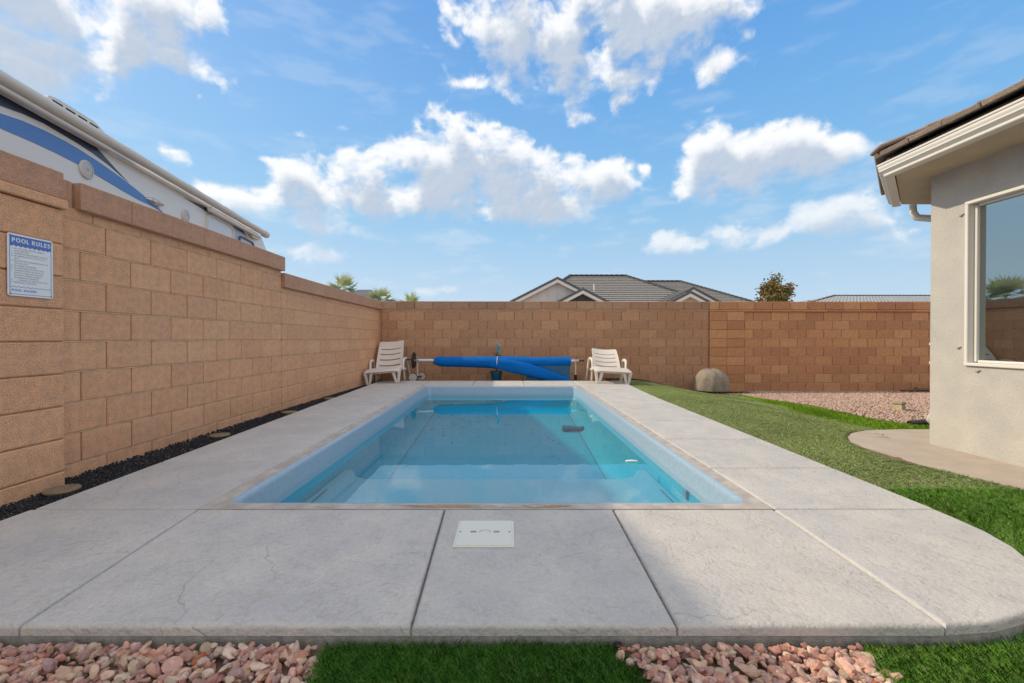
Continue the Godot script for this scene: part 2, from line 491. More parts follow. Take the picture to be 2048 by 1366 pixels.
func make_sky() -> ImageTexture:
	var sun := SUN.normalized()
	var W := 3072
	var H := 1536
	# coarse sky all round: the air, a glow towards the sun, bright clouds added out of view to fill the shade
	var lw := 512
	var lh := 256
	var fill_clouds := noise(2.2, 5, FastNoiseLite.TYPE_SIMPLEX_SMOOTH, 8)
	var low := PackedFloat32Array()
	low.resize(lw * lh * 3)
	for y in lh:
		var el := 90.0 - (y + 0.5) * 180.0 / lh
		var base := sky_base(el)
		for x in lw:
			var az := (x + 0.5) * 360.0 / lw - 180.0
			var d := direction(az, el)
			var c := base
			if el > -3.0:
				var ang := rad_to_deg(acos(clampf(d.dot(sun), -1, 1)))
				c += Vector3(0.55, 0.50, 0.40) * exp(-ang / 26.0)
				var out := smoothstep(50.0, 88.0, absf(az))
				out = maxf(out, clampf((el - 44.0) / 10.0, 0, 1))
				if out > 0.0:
					c = c.lerp(Vector3(0.84, 0.84, 0.84), 0.45 * out)  # paler air added outside the view to lighten the shade
					var k := fill_clouds.get_noise_3d(d.x * 1.3, d.y * 2.0, d.z * 1.3) * 0.5 + 0.5
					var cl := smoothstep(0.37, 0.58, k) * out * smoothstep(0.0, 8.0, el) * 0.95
					c = c.lerp(Vector3(1.12, 1.07, 1.0) - Vector3(0.24, 0.2, 0.14) * smoothstep(0.62, 0.85, k), cl)  # bright white clouds added outside the view as fill light
			var i := (y * lw + x) * 3
			low[i] = c.x
			low[i + 1] = c.y
			low[i + 2] = c.z
	var im := Image.create_from_data(lw, lh, false, Image.FORMAT_RGBF, low.to_byte_array())
	im.resize(W, H, Image.INTERPOLATE_CUBIC)
	# the clouds over the yard, finer
	var ppd := W / 360.0
	var x0 := int((180.0 - 62.0) * ppd)
	var x1 := int((180.0 + 62.0) * ppd)
	var y0 := int((90.0 - 50.0) * ppd)
	var y1 := int((90.0 - 2.0) * ppd)
	var gw := x1 - x0
	var gh := y1 - y0
	var dens := PackedFloat32Array()
	dens.resize(gw * gh)
	dens.fill(1.0)
	for b in CLOUDS:
		var bx: float = (180.0 + b[0]) * ppd - x0
		var by: float = (90.0 - b[1]) * ppd - y0
		var rx: float = b[2] * ppd
		var ry: float = b[3] * ppd
		for y in range(maxi(0, int(by - ry * 2.0)), mini(gh, int(by + ry * 2.0))):
			for x in range(maxi(0, int(bx - rx * 2.0)), mini(gw, int(bx + rx * 2.0))):
				var q := ((x - bx) / rx) ** 2 + ((y - by) / ry) ** 2
				if q < 4.0:
					dens[y * gw + x] *= 1.0 - b[4] * 0.93 * exp(-q * 0.9)
	var big := noise(9.0, 6, FastNoiseLite.TYPE_SIMPLEX_SMOOTH, 12, 0.54)
	big.domain_warp_enabled = true
	big.domain_warp_amplitude = 0.035
	big.domain_warp_frequency = 6.0
	var wisp := noise(4.0, 5, FastNoiseLite.TYPE_SIMPLEX_SMOOTH, 15, 0.6)
	var data := im.get_data().to_float32_array()
	for y in gh:
		var el := 90.0 - (y + y0 + 0.5) / ppd
		for x in gw:
			var i := y * gw + x
			var s := 1.0 - dens[i]
			var v := 0.0
			if s > 0.03:
				var d := direction((x + x0 + 0.5) / ppd - 180.0, el)
				var rag := 1.0 if el > 25.0 else 0.78
				v = s * (0.88 if el > 25.0 else 0.95) + rag * big.get_noise_3d(d.x, d.y * 1.3, d.z) - 0.03
			dens[i] = v
	var sx := int(ppd * 0.75)
	var s1 := maxi(1, int(ppd * 0.35))
	for y in gh:
		var el := 90.0 - (y + y0 + 0.5) / ppd
		for x in gw:
			var i := y * gw + x
			var v := dens[i]
			var az := (x + x0 + 0.5) / ppd - 180.0
			var j := ((y + y0) * W + x + x0) * 3
			# thin high streaks
			var fade := clampf((60.0 - absf(az)) / 12.0, 0, 1)
			if fade > 0.0 and el > 4.0:
				var d := direction(az, el)
				var k := wisp.get_noise_3d(d.x * 1.2, d.y * 4.5, d.z * 1.2)
				var st := smoothstep(0.02, 0.55, k) * fade * (0.26 if el < 18.0 else 0.16)
				data[j] = lerpf(data[j], 0.80, st)
				data[j + 1] = lerpf(data[j + 1], 0.86, st)
				data[j + 2] = lerpf(data[j + 2], 0.92, st)
			if v <= 0.3:
				continue
			# how much cloud lies towards the light (up and to the left), and how the billow is turned
			var th := 0.0
			for k in [1, 2, 3, 4, 5]:
				th += maxf(0.0, dens[maxi(0, y - sx * k) * gw + maxi(0, x - sx * k / 3)] - 0.45)
			var soft := clampf(th * 0.55 + (0.35 if el < 15.0 else 0.0), 0, 1)
			var cover := smoothstep(lerpf(0.34, 0.24, soft), lerpf(0.74, 1.02, soft), v)
			var turn := v - dens[maxi(0, y - s1) * gw + maxi(0, x - s1)]
			var lit := clampf(0.97 - 0.92 * smoothstep(0.35, 1.8, th) + 0.40 * clampf(turn, -0.5, 0.5), 0, 1.0)
			var c := Vector3(0.54, 0.62, 0.74).lerp(Vector3(1.03, 1.03, 1.03), lit)
			c = c.lerp(Vector3(0.72, 0.80, 0.89), clampf((15.0 - el) / 15.0, 0, 0.75))
			var deep := 0.95 if el > 15.0 else 0.80
			data[j] = lerpf(data[j], c.x, cover * deep)
			data[j + 1] = lerpf(data[j + 1], c.y, cover * deep)
			data[j + 2] = lerpf(data[j + 2], c.z, cover * deep)
	# a panorama begins at north (-z): move the middle of the picture to its left edge
	var whole := Image.create_from_data(W, H, false, Image.FORMAT_RGBF, data.to_byte_array())
	var turned := Image.create_empty(W, H, false, Image.FORMAT_RGBF)
	turned.blit_rect(whole, Rect2i(W / 2, 0, W / 2, H), Vector2i(0, 0))
	turned.blit_rect(whole, Rect2i(0, 0, W / 2, H), Vector2i(W / 2, 0))
	return ImageTexture.create_from_image(turned)

# ---------------------------------------------------------------- the yard's shapes
const WALL_X := -2.87
const DECK_FAR := -9.16

func back_z(x: float) -> float:
	return -9.93 - 0.016 * (x + 1.0)

func deck_left(z: float) -> float:
	return -2.445 - 0.16 * ((-z - 2.12) / 5.55)

func deck_right(z: float) -> float:
	return 2.205 + 0.006 * (-z) + 0.1 * smoothstep(6.3, 9.2, -z)

func gravel_y(x: float, z: float) -> float:
	return -0.1 - 0.235 * clampf((-z - 4.9) / 4.9, 0.0, 1.0)

func lawn_y(x: float, z: float) -> float:
	var far := smoothstep(2.35, 4.7, x)
	var y := lerpf(-0.035, gravel_y(x, z), far)
	y += 0.035 * exp(-pow((x - 3.1) / 0.6, 2.0)) * smoothstep(-4.2, -6.0, z)
	return y

func inside(p: Vector2, poly: PackedVector2Array) -> bool:
	return Geometry2D.is_point_in_polygon(p, poly)

func rrect(xa: float, xb: float, za: float, zb: float, r: float, y: float, seg := 5) -> Array:
	# za is the near side, zb the far side
	var out := []
	for c in [[xb - r, za - r, 0.0], [xb - r, zb + r, 1.0], [xa + r, zb + r, 2.0], [xa + r, za - r, 3.0]]:
		for s in seg + 1:
			var t: float = -(c[2] - 1.0) * PI * 0.5 - PI * 0.5 * s / seg
			# corner order: near right, far right, far left, near left
			out.append(Vector3(c[0] + r * cos(t), y, c[1] + r * sin(t)))
	return out

# ---------------------------------------------------------------- block walls
var shapes := {}

func block_shape(s: Vector3, bev := 0.006) -> ArrayMesh:
	var key := "%d_%d_%d" % [roundi(s.x * 1000), roundi(s.y * 1000), roundi(s.z * 1000)]
	if not shapes.has(key):
		var b := Mb.new()
		b.box(Vector3.ZERO, s, bev)
		shapes[key] = b.mesh()
	return shapes[key]

# rows of blocks in the wall's own frame: x along the wall, z = 0 at its face, towards -z inside
func lay_row(wall: Node3D, called: String, y0: float, y1: float, xa: float, xb: float, first: float, module: float, mats: Array, proud := 0.0, depth := 0.19, joint := 0.009, tight := false) -> void:
	var x := first
	while x > xa:
		x -= module
	while x + module <= xa + 0.02:
		x += module
	var y := (y0 + y1) * 0.5
	var h := y1 - y0 - (0.003 if tight else joint)
	while x < xb - 0.02:
		var a := maxf(x, xa)
		var b := minf(x + module, xb)
		var w := b - a - (0.003 if tight else joint)
		if w > 0.03:
			if w > 0.05 and absf(b - a - module) < 0.002:
				w = module - (0.003 if tight else joint)
			var o := put(called, block_shape(Vector3(snappedf(w, 0.002), h, depth)), mats[rng.randi() % mats.size()], wall)
			o.position = Vector3((a + b) * 0.5, y, proud - depth * 0.5 + rng.randf_range(-0.0012, 0.0012))
			o.rotation = Vector3(rng.randf_range(-0.003, 0.003), rng.randf_range(-0.003, 0.003), 0)
		x += module

func mortar(wall: Node3D, xa: float, xb: float, ys: Array, y0: float, y1: float, material: Material) -> void:
	var b := Mb.new()
	b.box(Vector3((xa + xb) * 0.5, (y0 + y1) * 0.5, -0.009 - 0.08), Vector3(xb - xa, y1 - y0, 0.16))
	put("mortar", b, M.mortar_deep, wall)
	b = Mb.new()
	for y in ys:
		b.box(Vector3((xa + xb) * 0.5, y, -0.0012 - 0.03), Vector3(xb - xa - 0.002, 0.0095, 0.06))
	put("bed_joints", b, material, wall).set_meta("kind", "stuff")

func build_left_wall(tan_mats: Array, cap_mats: Array, mortar_mat: Material) -> void:
	# face at x = WALL_X looking towards +x; own x axis runs away from the camera (towards -z)
	var g := "concrete block yard walls"
	rng.seed = 5
	var up := thing("block_wall", "tan concrete block wall beside the pool, taller near stretch with reddish coping blocks on top", "wall", Vector3(WALL_X, 0, 0), PI / 2, g)
	var rows := [1.467, 1.265, 1.062, 0.860, 0.658, 0.455, 0.252, 0.050, -0.153]
	var m := 0.3995
	# own x = -world z
	lay_row(up, "coping_block", 1.735, 1.917, 2.93, 5.62, 2.93, 0.3965, cap_mats, 0.045, 0.26, 0.004, true)
	lay_row(up, "coping_block", 1.735, 1.917, -0.6, 2.92, 2.92, 0.3965, cap_mats, -0.004, 0.2, 0.004, true)
	lay_row(up, "cap_block", 1.670, 1.735, -0.6, 5.60, 3.06, m, tan_mats, 0.0, 0.19, 0.005)
	lay_row(up, "block", 1.467, 1.670, -0.6, 5.60, 3.158, m, tan_mats)
	for i in rows.size() - 1:
		lay_row(up, "block", rows[i + 1], rows[i], -0.6, 5.60, 2.967 if i % 2 == 0 else 3.158, m, tan_mats)
	mortar(up, -0.6, 5.59, [1.735, 1.67] + rows, -0.5, 1.90, mortar_mat)
	var first := 2.967
	while first < 5.60:
		first += m
	var low := thing("block_wall", "tan concrete block wall beside the pool, lower far stretch reaching the back corner", "wall", Vector3(WALL_X, 0, 0), PI / 2, g)
	lay_row(low, "coping_block", 1.530, 1.717, 5.61, 9.89, 5.61, 0.3965, cap_mats, 0.045, 0.26, 0.004, true)
	lay_row(low, "cap_block", 1.467, 1.530, 5.61, 9.89, 5.61, m, tan_mats, 0.0, 0.19, 0.005)
	for i in rows.size() - 1:
		lay_row(low, "block", rows[i + 1], rows[i], 5.603, 9.89, 2.967 if i % 2 == 0 else 3.158, m, tan_mats)
	mortar(low, 5.61, 9.885, [1.53] + rows, -0.5, 1.70, mortar_mat)
	# pier that carries the sign
	var pier := thing("block_pier", "tan block pier standing proud of the left wall with the pool rules sign on it", "pier", Vector3(-2.777, 0, 0), PI / 2)
	lay_row(pier, "coping_block", 1.745, 1.917, 2.31, 2.765, 2.31, 0.455, cap_mats, 0.004, 0.3, 0.004, true)
	lay_row(pier, "cap_block", 1.685, 1.745, 2.31, 2.775, 2.31, 0.465, tan_mats, 0.022, 0.3, 0.004, true)
	var py := [1.685, 1.467, 1.265, 1.062, 0.860, 0.658, 0.455, 0.252, 0.050, -0.153]
	for i in py.size() - 1:
		lay_row(pier, "block", py[i + 1], py[i], 2.335, 2.765, 2.335, 0.43, tan_mats, 0.0, 0.3, 0.008)
	var b := Mb.new()
	b.box(Vector3(2.55, 0.62, -0.15 - 0.006), Vector3(0.425, 2.1, 0.28))
	put("mortar", b, mortar_mat, pier)

func build_back_wall(tan_mats: Array, red_mats: Array, cap_mats: Array, mortar_mat: Material) -> void:
	rng.seed = 11
	var g := "concrete block yard walls"
	var at := Vector3(-2.93, 0, back_z(-2.93))
	var off := 2.93
	var rows := [1.4875, 1.2843, 1.0811, 0.8779, 0.6747, 0.4715, 0.2683, 0.0651, -0.138, -0.341, -0.544]
	var m := 0.4064
	var a := thing("block_wall", "tan concrete block wall across the back of the yard behind the pool cover reel", "wall", at, 0.016, g)
	var xb := 4.60 + off
	lay_row(a, "coping_block", 1.537, 1.722, 0.085, xb, -2.48 + off, m, cap_mats, 0.012, 0.2, 0.010, false)
	lay_row(a, "cap_block", 1.4875, 1.537, 0.1, xb, -2.60 + off, m, tan_mats, 0.003, 0.19, 0.005)
	for i in rows.size() - 2:
		lay_row(a, "block", rows[i + 1], rows[i], 0.1, xb, (-2.68 if i % 2 == 0 else -2.48) + off, m, tan_mats, 0.0, 0.19, 0.0125)
	mortar(a, 0.09, xb, [1.537] + rows, -0.6, 1.712, mortar_mat)
	# narrow post in the corner
	var b := Mb.new()
	b.box(Vector3(0.04, 0.6, -0.07), Vector3(0.1, 1.86, 0.2), 0.008)
	put("corner_post", b, tan_mats[0], a)
	b = Mb.new()
	b.box(Vector3(0.05, 1.565, -0.06), Vector3(0.15, 0.05, 0.24), 0.006)
	put("post_cap", b, tan_mats[1], a)
	# right-hand stretch, beyond the pier
	var r := thing("block_wall", "orange-brown concrete block wall across the back, between its pier and the house", "wall", at, 0.016, g)
	var xa := 5.40 + off
	var xe := 10.6 + off
	lay_row(r, "coping_block", 1.537, 1.722, xb + 0.002, xe, -2.48 + off, m, red_mats, 0.012, 0.2, 0.010, false)
	lay_row(r, "cap_block", 1.4875, 1.537, xb + 0.002, xe, -2.45 + off, m, red_mats, 0.03, 0.19, 0.005)
	for i in rows.size() - 1:
		lay_row(r, "block", rows[i + 1], rows[i], xa, xe, (5.62 if i % 2 == 0 else 5.82) + off, m, red_mats, 0.0, 0.19, 0.0125)
	mortar(r, xa - 0.02, xe, rows, -0.6, 1.712, mortar_mat)
	var p := thing("block_pier", "two-block-wide pier in the back wall behind the artificial rock", "pier", at, 0.016)
	for i in rows.size() - 1:
		lay_row(p, "block", rows[i + 1], rows[i], xb + 0.004, xa - 0.003, xb + 0.004, 0.398, red_mats, 0.028, 0.2, 0.006)
	b = Mb.new()
	b.box(Vector3((xb + xa) * 0.5, 0.5, -0.09), Vector3(xa - xb - 0.022, 1.97, 0.19))
	put("mortar", b, mortar_mat, p)

# ---------------------------------------------------------------- deck
func v2(list: Array) -> PackedVector2Array:
	var p := PackedVector2Array()
	for q in list:
		p.append(Vector2(q[0], q[1]))
	return p

func build_deck(slab_mats: Array, side_mat: Material) -> void:
	var deck := Node3D.new()
	deck.name = "pool_deck"
	add_child(deck, true)
	tag(deck, "pale stamped concrete deck of jointed slabs around the swimming pool", "", "", "structure")
	var F := -1.342
	var J := -2.268
	var corner := []
	for s in 9:
		var t := PI * 0.5 * s / 8
		corner.append([1.36 + 0.85 * sin(t), -2.16 + 0.815 * cos(t)])
	var polys := [
		[[-2.46, F], [-1.498, F], [-1.597, J], [-2.46, J]],
		[[-1.498, F], [-0.295, F], [-0.323, J], [-1.597, J]],
		[[-0.295, F], [0.523, F], [0.549, J], [-0.323, J]],
		[[0.523, F], [1.346, F], [1.376, J], [0.549, J]],
		[[1.346, F]] + corner + [[2.213, J], [1.376, J]],
	]
	var zl := [J, -3.14, -4.02, -4.93, -5.80, -6.67, -7.55, -8.42, DECK_FAR]
	for i in zl.size() - 1:
		var z0: float = zl[i]
		var z1: float = zl[i + 1]
		polys.append([[deck_left(z0), z0], [-1.602, z0], [-1.602, z1], [deck_left(z1), z1]])
	var zr := [J, -2.99, -3.85, -4.72, -5.59, -6.43, -7.36, -8.25, DECK_FAR]
	for i in zr.size() - 1:
		var z0: float = zr[i]
		var z1: float = zr[i + 1]
		polys.append([[1.382, z0], [deck_right(z0), z0], [deck_right(z1), z1], [1.382, z1]])
	for q in [[-1.602, -0.66], [-0.66, 0.33], [0.33, 1.382]]:
		polys.append([[q[0], -8.245], [q[1], -8.245], [q[1], DECK_FAR], [q[0], DECK_FAR]])
	var k := 0
	for q in polys:
		var p := v2(q)
		# half a joint off every side
		var sh := Geometry2D.offset_polygon(p, -0.0035, Geometry2D.JOIN_MITER)
		if sh.size() > 0:
			p = sh[0]
		var b := Mb.new()
		b.slab(p, 0.0, -0.034, 0.015, 3)
		put("slab", b, slab_mats[k % slab_mats.size()], deck)
		k += 1
	# the raw poured edge under the slabs
	var b := Mb.new()
	var base := [[-2.46, F - 0.004]]
	for q in [[1.346, F - 0.004]] + corner:
		base.append([q[0] - 0.004 * signf(q[0]), q[1] - 0.004])
	base.append([2.206, J])
	base.append([-2.46, J])
	b.slab(v2(base), -0.024, -0.2, 0.002, 1)
	put("poured_edge", b, M.raw_concrete, deck)
	b = Mb.new()
	b.box(Vector3(-2.05, -0.105, -5.7), Vector3(0.90, 0.15, 6.8))
	b.box(Vector3(1.82, -0.105, -5.7), Vector3(0.7, 0.15, 6.8))
	b.box(Vector3(-0.1, -0.105, -8.7), Vector3(3.2, 0.15, 0.85))
	put("joint_bed", b, side_mat, deck)

# ---------------------------------------------------------------- pool
func strip_between(b: Mb, r0: Array, r1: Array, n := Vector3.UP) -> void:
	for i in r0.size():
		var j := (i + 1) % r0.size()
		b.squad(r0[i], r0[j], r1[j], r1[i], n, n, n, n)

func build_pool() -> void:
	var pool := thing("swimming_pool", "rectangular fibreglass swimming pool with a pale blue rim set in the concrete deck", "swimming pool")
	var L := -1.51
	var R := 1.30
	var N := -2.34
	var E := -8.15
	var b := Mb.new()
	strip_between(b, rrect(-1.600, 1.380, -2.271, -8.243, 0.004, -0.002), rrect(L, R, N, E, 0.09, -0.002))
	strip_between(b, rrect(-1.600, 1.380, -2.271, -8.243, 0.004, -0.06), rrect(-1.600, 1.380, -2.271, -8.243, 0.004, -0.002), Vector3.BACK)
	put("coping", b, M.coping, pool)
	var inset := [[0.0, -0.002, 0.09], [0.004, -0.001, 0.09], [0.022, -0.004, 0.085], [0.034, -0.012, 0.08], [0.040, -0.03, 0.08], [0.050, -0.13, 0.08], [0.055, -0.17, 0.08]]
	var rings := []
	for q in inset:
		rings.append(rrect(L + q[0], R - q[0], N - q[0], E + q[0], q[2], q[1]))
	b = Mb.new()
	b.loft(rings, true, false, false, true)
	put("rim", b, M.rim, pool)
	# side walls under water, then the cove down to the floor, which rises towards the far end
	var floor_y := func(z: float) -> float: return lerpf(-0.80, -0.42, (-z - 2.565) / 5.36)
	rings = []
	for q in [[0.055, 0.0, 0.08], [0.075, 0.35, 0.08], [0.10, 0.62, 0.09], [0.115, 0.72, 0.1], [0.14, 0.86, 0.1], [0.175, 0.96, 0.1], [0.225, 1.0, 0.1]]:
		var ring := rrect(L + q[0], R - q[0], N - q[0], E + q[0], q[2], 0.0)
		for i in ring.size():
			var fy: float = floor_y.call(ring[i].z)
			ring[i].y = lerpf(-0.17, fy, q[1])
		rings.append(ring)
	b = Mb.new()
	b.loft(rings, true, false, false, true)
	put("side_wall", b, M.pool_wall, pool)
	b = Mb.new()
	var xa := L + 0.225
	var xc := R - 0.225
	for i in 12:
		var z0 := lerpf(N - 0.2, E + 0.225, i / 12.0)
		var z1 := lerpf(N - 0.2, E + 0.225, (i + 1) / 12.0)
		b.quad(Vector3(xa, floor_y.call(z0), z0), Vector3(xc, floor_y.call(z0), z0), Vector3(xc, floor_y.call(z1), z1), Vector3(xa, floor_y.call(z1), z1))
	put("floor", b, M.pool_floor, pool)
	# dark seams where cove meets floor
	for x in [xa + 0.005, xc - 0.005]:
		b = Mb.new()
		for i in 12:
			var z0 := lerpf(-4.2, E + 0.3, i / 12.0)
			var z1 := lerpf(-4.2, E + 0.3, (i + 1) / 12.0)
			b.quad(Vector3(x - 0.004, floor_y.call(z0) + 0.003, z0), Vector3(x + 0.004, floor_y.call(z0) + 0.003, z0), Vector3(x + 0.004, floor_y.call(z1) + 0.003, z1), Vector3(x - 0.004, floor_y.call(z1) + 0.003, z1))
		put("floor_seam", b, M.seam, pool)
	for x in [-1.375, 1.17]:
		b = Mb.new()
		b.quad(Vector3(x - 0.005, -0.272, -2.45), Vector3(x + 0.005, -0.272, -2.45), Vector3(x + 0.005, -0.272, -3.35), Vector3(x - 0.005, -0.272, -3.35))
		put("ledge_seam", b, M.seam, pool)
	# broad entry ledge and the step below it
	var ledge := []
	var zf := -3.63
	for q in [[L + 0.06, N], [L + 0.06, zf - 0.28], [L + 0.16, zf - 0.24], [L + 0.24, zf - 0.08], [L + 0.36, zf], [R - 0.36, zf], [R - 0.24, zf - 0.08], [R - 0.16, zf - 0.24], [R - 0.06, zf - 0.28], [R - 0.06, N]]:
		ledge.append(q)
	b = Mb.new()
	b.slab(v2(ledge), -0.275, -0.8, 0.035, 4)
	put("entry_ledge", b, M.pool_ledge, pool)
	# rust stains and white efflorescence on the coping, added as thin flat patches
	rng.seed = 41
	for q in [[-0.30, -2.306, 0.26, 0.020, 0], [0.02, -2.303, 0.20, 0.014, 1], [0.20, -2.307, 0.16, 0.018, 0], [-0.10, -2.30, 0.10, 0.008, 2], [-0.95, -2.30, 0.05, 0.010, 1], [-1.557, -3.35, 0.012, 0.16, 1], [-1.555, -4.25, 0.012, 0.10, 2], [-1.556, -5.1, 0.012, 0.09, 1], [0.16, -2.298, 0.03, 0.006, 2]]:
		var pt := []
		for k in 18:
			var a := TAU * k / 18
			var r := rng.randf_range(0.7, 1.15)
			pt.append(Vector3(q[0] + cos(a) * q[2] * r, 0.0, q[1] + sin(a) * q[3] * r))
		b = Mb.new()
		for k in 18:
			b.out3(Vector3(q[0], -0.0005, q[1]), pt[k], pt[(k + 1) % 18], Vector3.UP)
		put("coping_stain", b, [M.patch_rust, M.patch_tan, M.patch_white][q[4]], pool)
	# return fittings
	b = Mb.new()
	b.box(Vector3(1.222, -0.19, -3.02), Vector3(0.012, 0.07, 0.055), 0.005)
	put("return_fitting", b, M.fitting, pool)
	# water
	var w := Mb.new()
	var ring := rrect(L + 0.0505, R - 0.0505, N - 0.0505, E + 0.0505, 0.08, -0.132)
	var flat := PackedVector2Array()
	for q in ring:
		flat.append(Vector2(q.x, q.z))
	var idx := Geometry2D.triangulate_polygon(flat)
	for i in range(0, idx.size(), 3):
		w.tri(ring[idx[i]], ring[idx[i + 1]], ring[idx[i + 2]], Vector3.UP, Vector3.UP, Vector3.UP)
	struct("water", "still clear water filling the swimming pool", w, M.water)

# ---------------------------------------------------------------- ground
func gy(x: float, z: float) -> float:
	if x < 1.9:
		return -0.085
	return lerpf(-0.085, lawn_y(x, z) - 0.012, smoothstep(-1.2, -2.6, z))

func grid(b: Mb, xa: float, xb: float, za: float, zb: float, nx: int, nz: int, f: Callable) -> void:
	var pt := func(i: int, j: int) -> Vector3:
		var x := lerpf(xa, xb, float(i) / nx)
		var z := lerpf(za, zb, float(j) / nz)
		return Vector3(x, (f as Callable).call(x, z), z)
	for i in nx:
		for j in nz:
			b.quad(pt.call(i, j), pt.call(i + 1, j), pt.call(i + 1, j + 1), pt.call(i, j + 1))

func build_ground() -> void:
	var b := Mb.new()
	var bed := func(x: float, z: float) -> float: return -0.055 - 0.03 * smoothstep(5.0, 9.5, -z)
	grid(b, -3.2, 12.0, 3.0, -1.36, 40, 8, gy)
	grid(b, 1.95, 12.0, -1.36, -10.5, 50, 46, gy)
	grid(b, -3.2, -2.3, -1.36, -10.5, 2, 20, bed)
	grid(b, -2.3, 1.95, -9.0, -10.5, 4, 3, func(x, z): return -0.09)
	struct("yard_soil", "bare soil under the gravel beds and turf of the yard", b, M.soil)
	b = Mb.new()
	var y := -0.6
	for q in [[-400.0, -3.2, 400.0, -400.0], [12.0, 400.0, 400.0, -400.0], [-3.2, 12.0, 400.0, 3.0], [-3.2, 12.0, -10.5, -400.0]]:
		b.quad(Vector3(q[0], y, q[2]), Vector3(q[1], y, q[2]), Vector3(q[1], y, q[3]), Vector3(q[0], y, q[3]))
	struct("ground", "flat desert ground around the yard reaching the horizon", b, M.earth)

# ---------------------------------------------------------------- houses
func sweep(b: Mb, path: Array, prof: Array) -> void:
	# profile of [outward, y] carried along a level path in plan; outward is to the left of travel... turned by the path's own normals
	var m := path.size()
	var miters := []
	for i in m:
		var a: Vector2 = (path[i] - path[maxi(i - 1, 0)]) if i > 0 else (path[1] - path[0])
		var c: Vector2 = (path[mini(i + 1, m - 1)] - path[i]) if i < m - 1 else (path[m - 1] - path[m - 2])
		a = a.normalized()
		c = c.normalized()
		var na := Vector2(a.y, -a.x)
		var nc := Vector2(c.y, -c.x)
		var mm := (na + nc).normalized()
		miters.append(mm / maxf(0.3, mm.dot(na)))
	for i in m - 1:
		for j in prof.size() - 1:
			var p := []
			for e in [[i, j], [i + 1, j], [i + 1, j + 1], [i, j + 1]]:
				var q: Vector2 = path[e[0]] + miters[e[0]] * prof[e[1]][0]
				p.append(Vector3(q.x, prof[e[1]][1], q.y))
			b.quad(p[0], p[1], p[2], p[3])

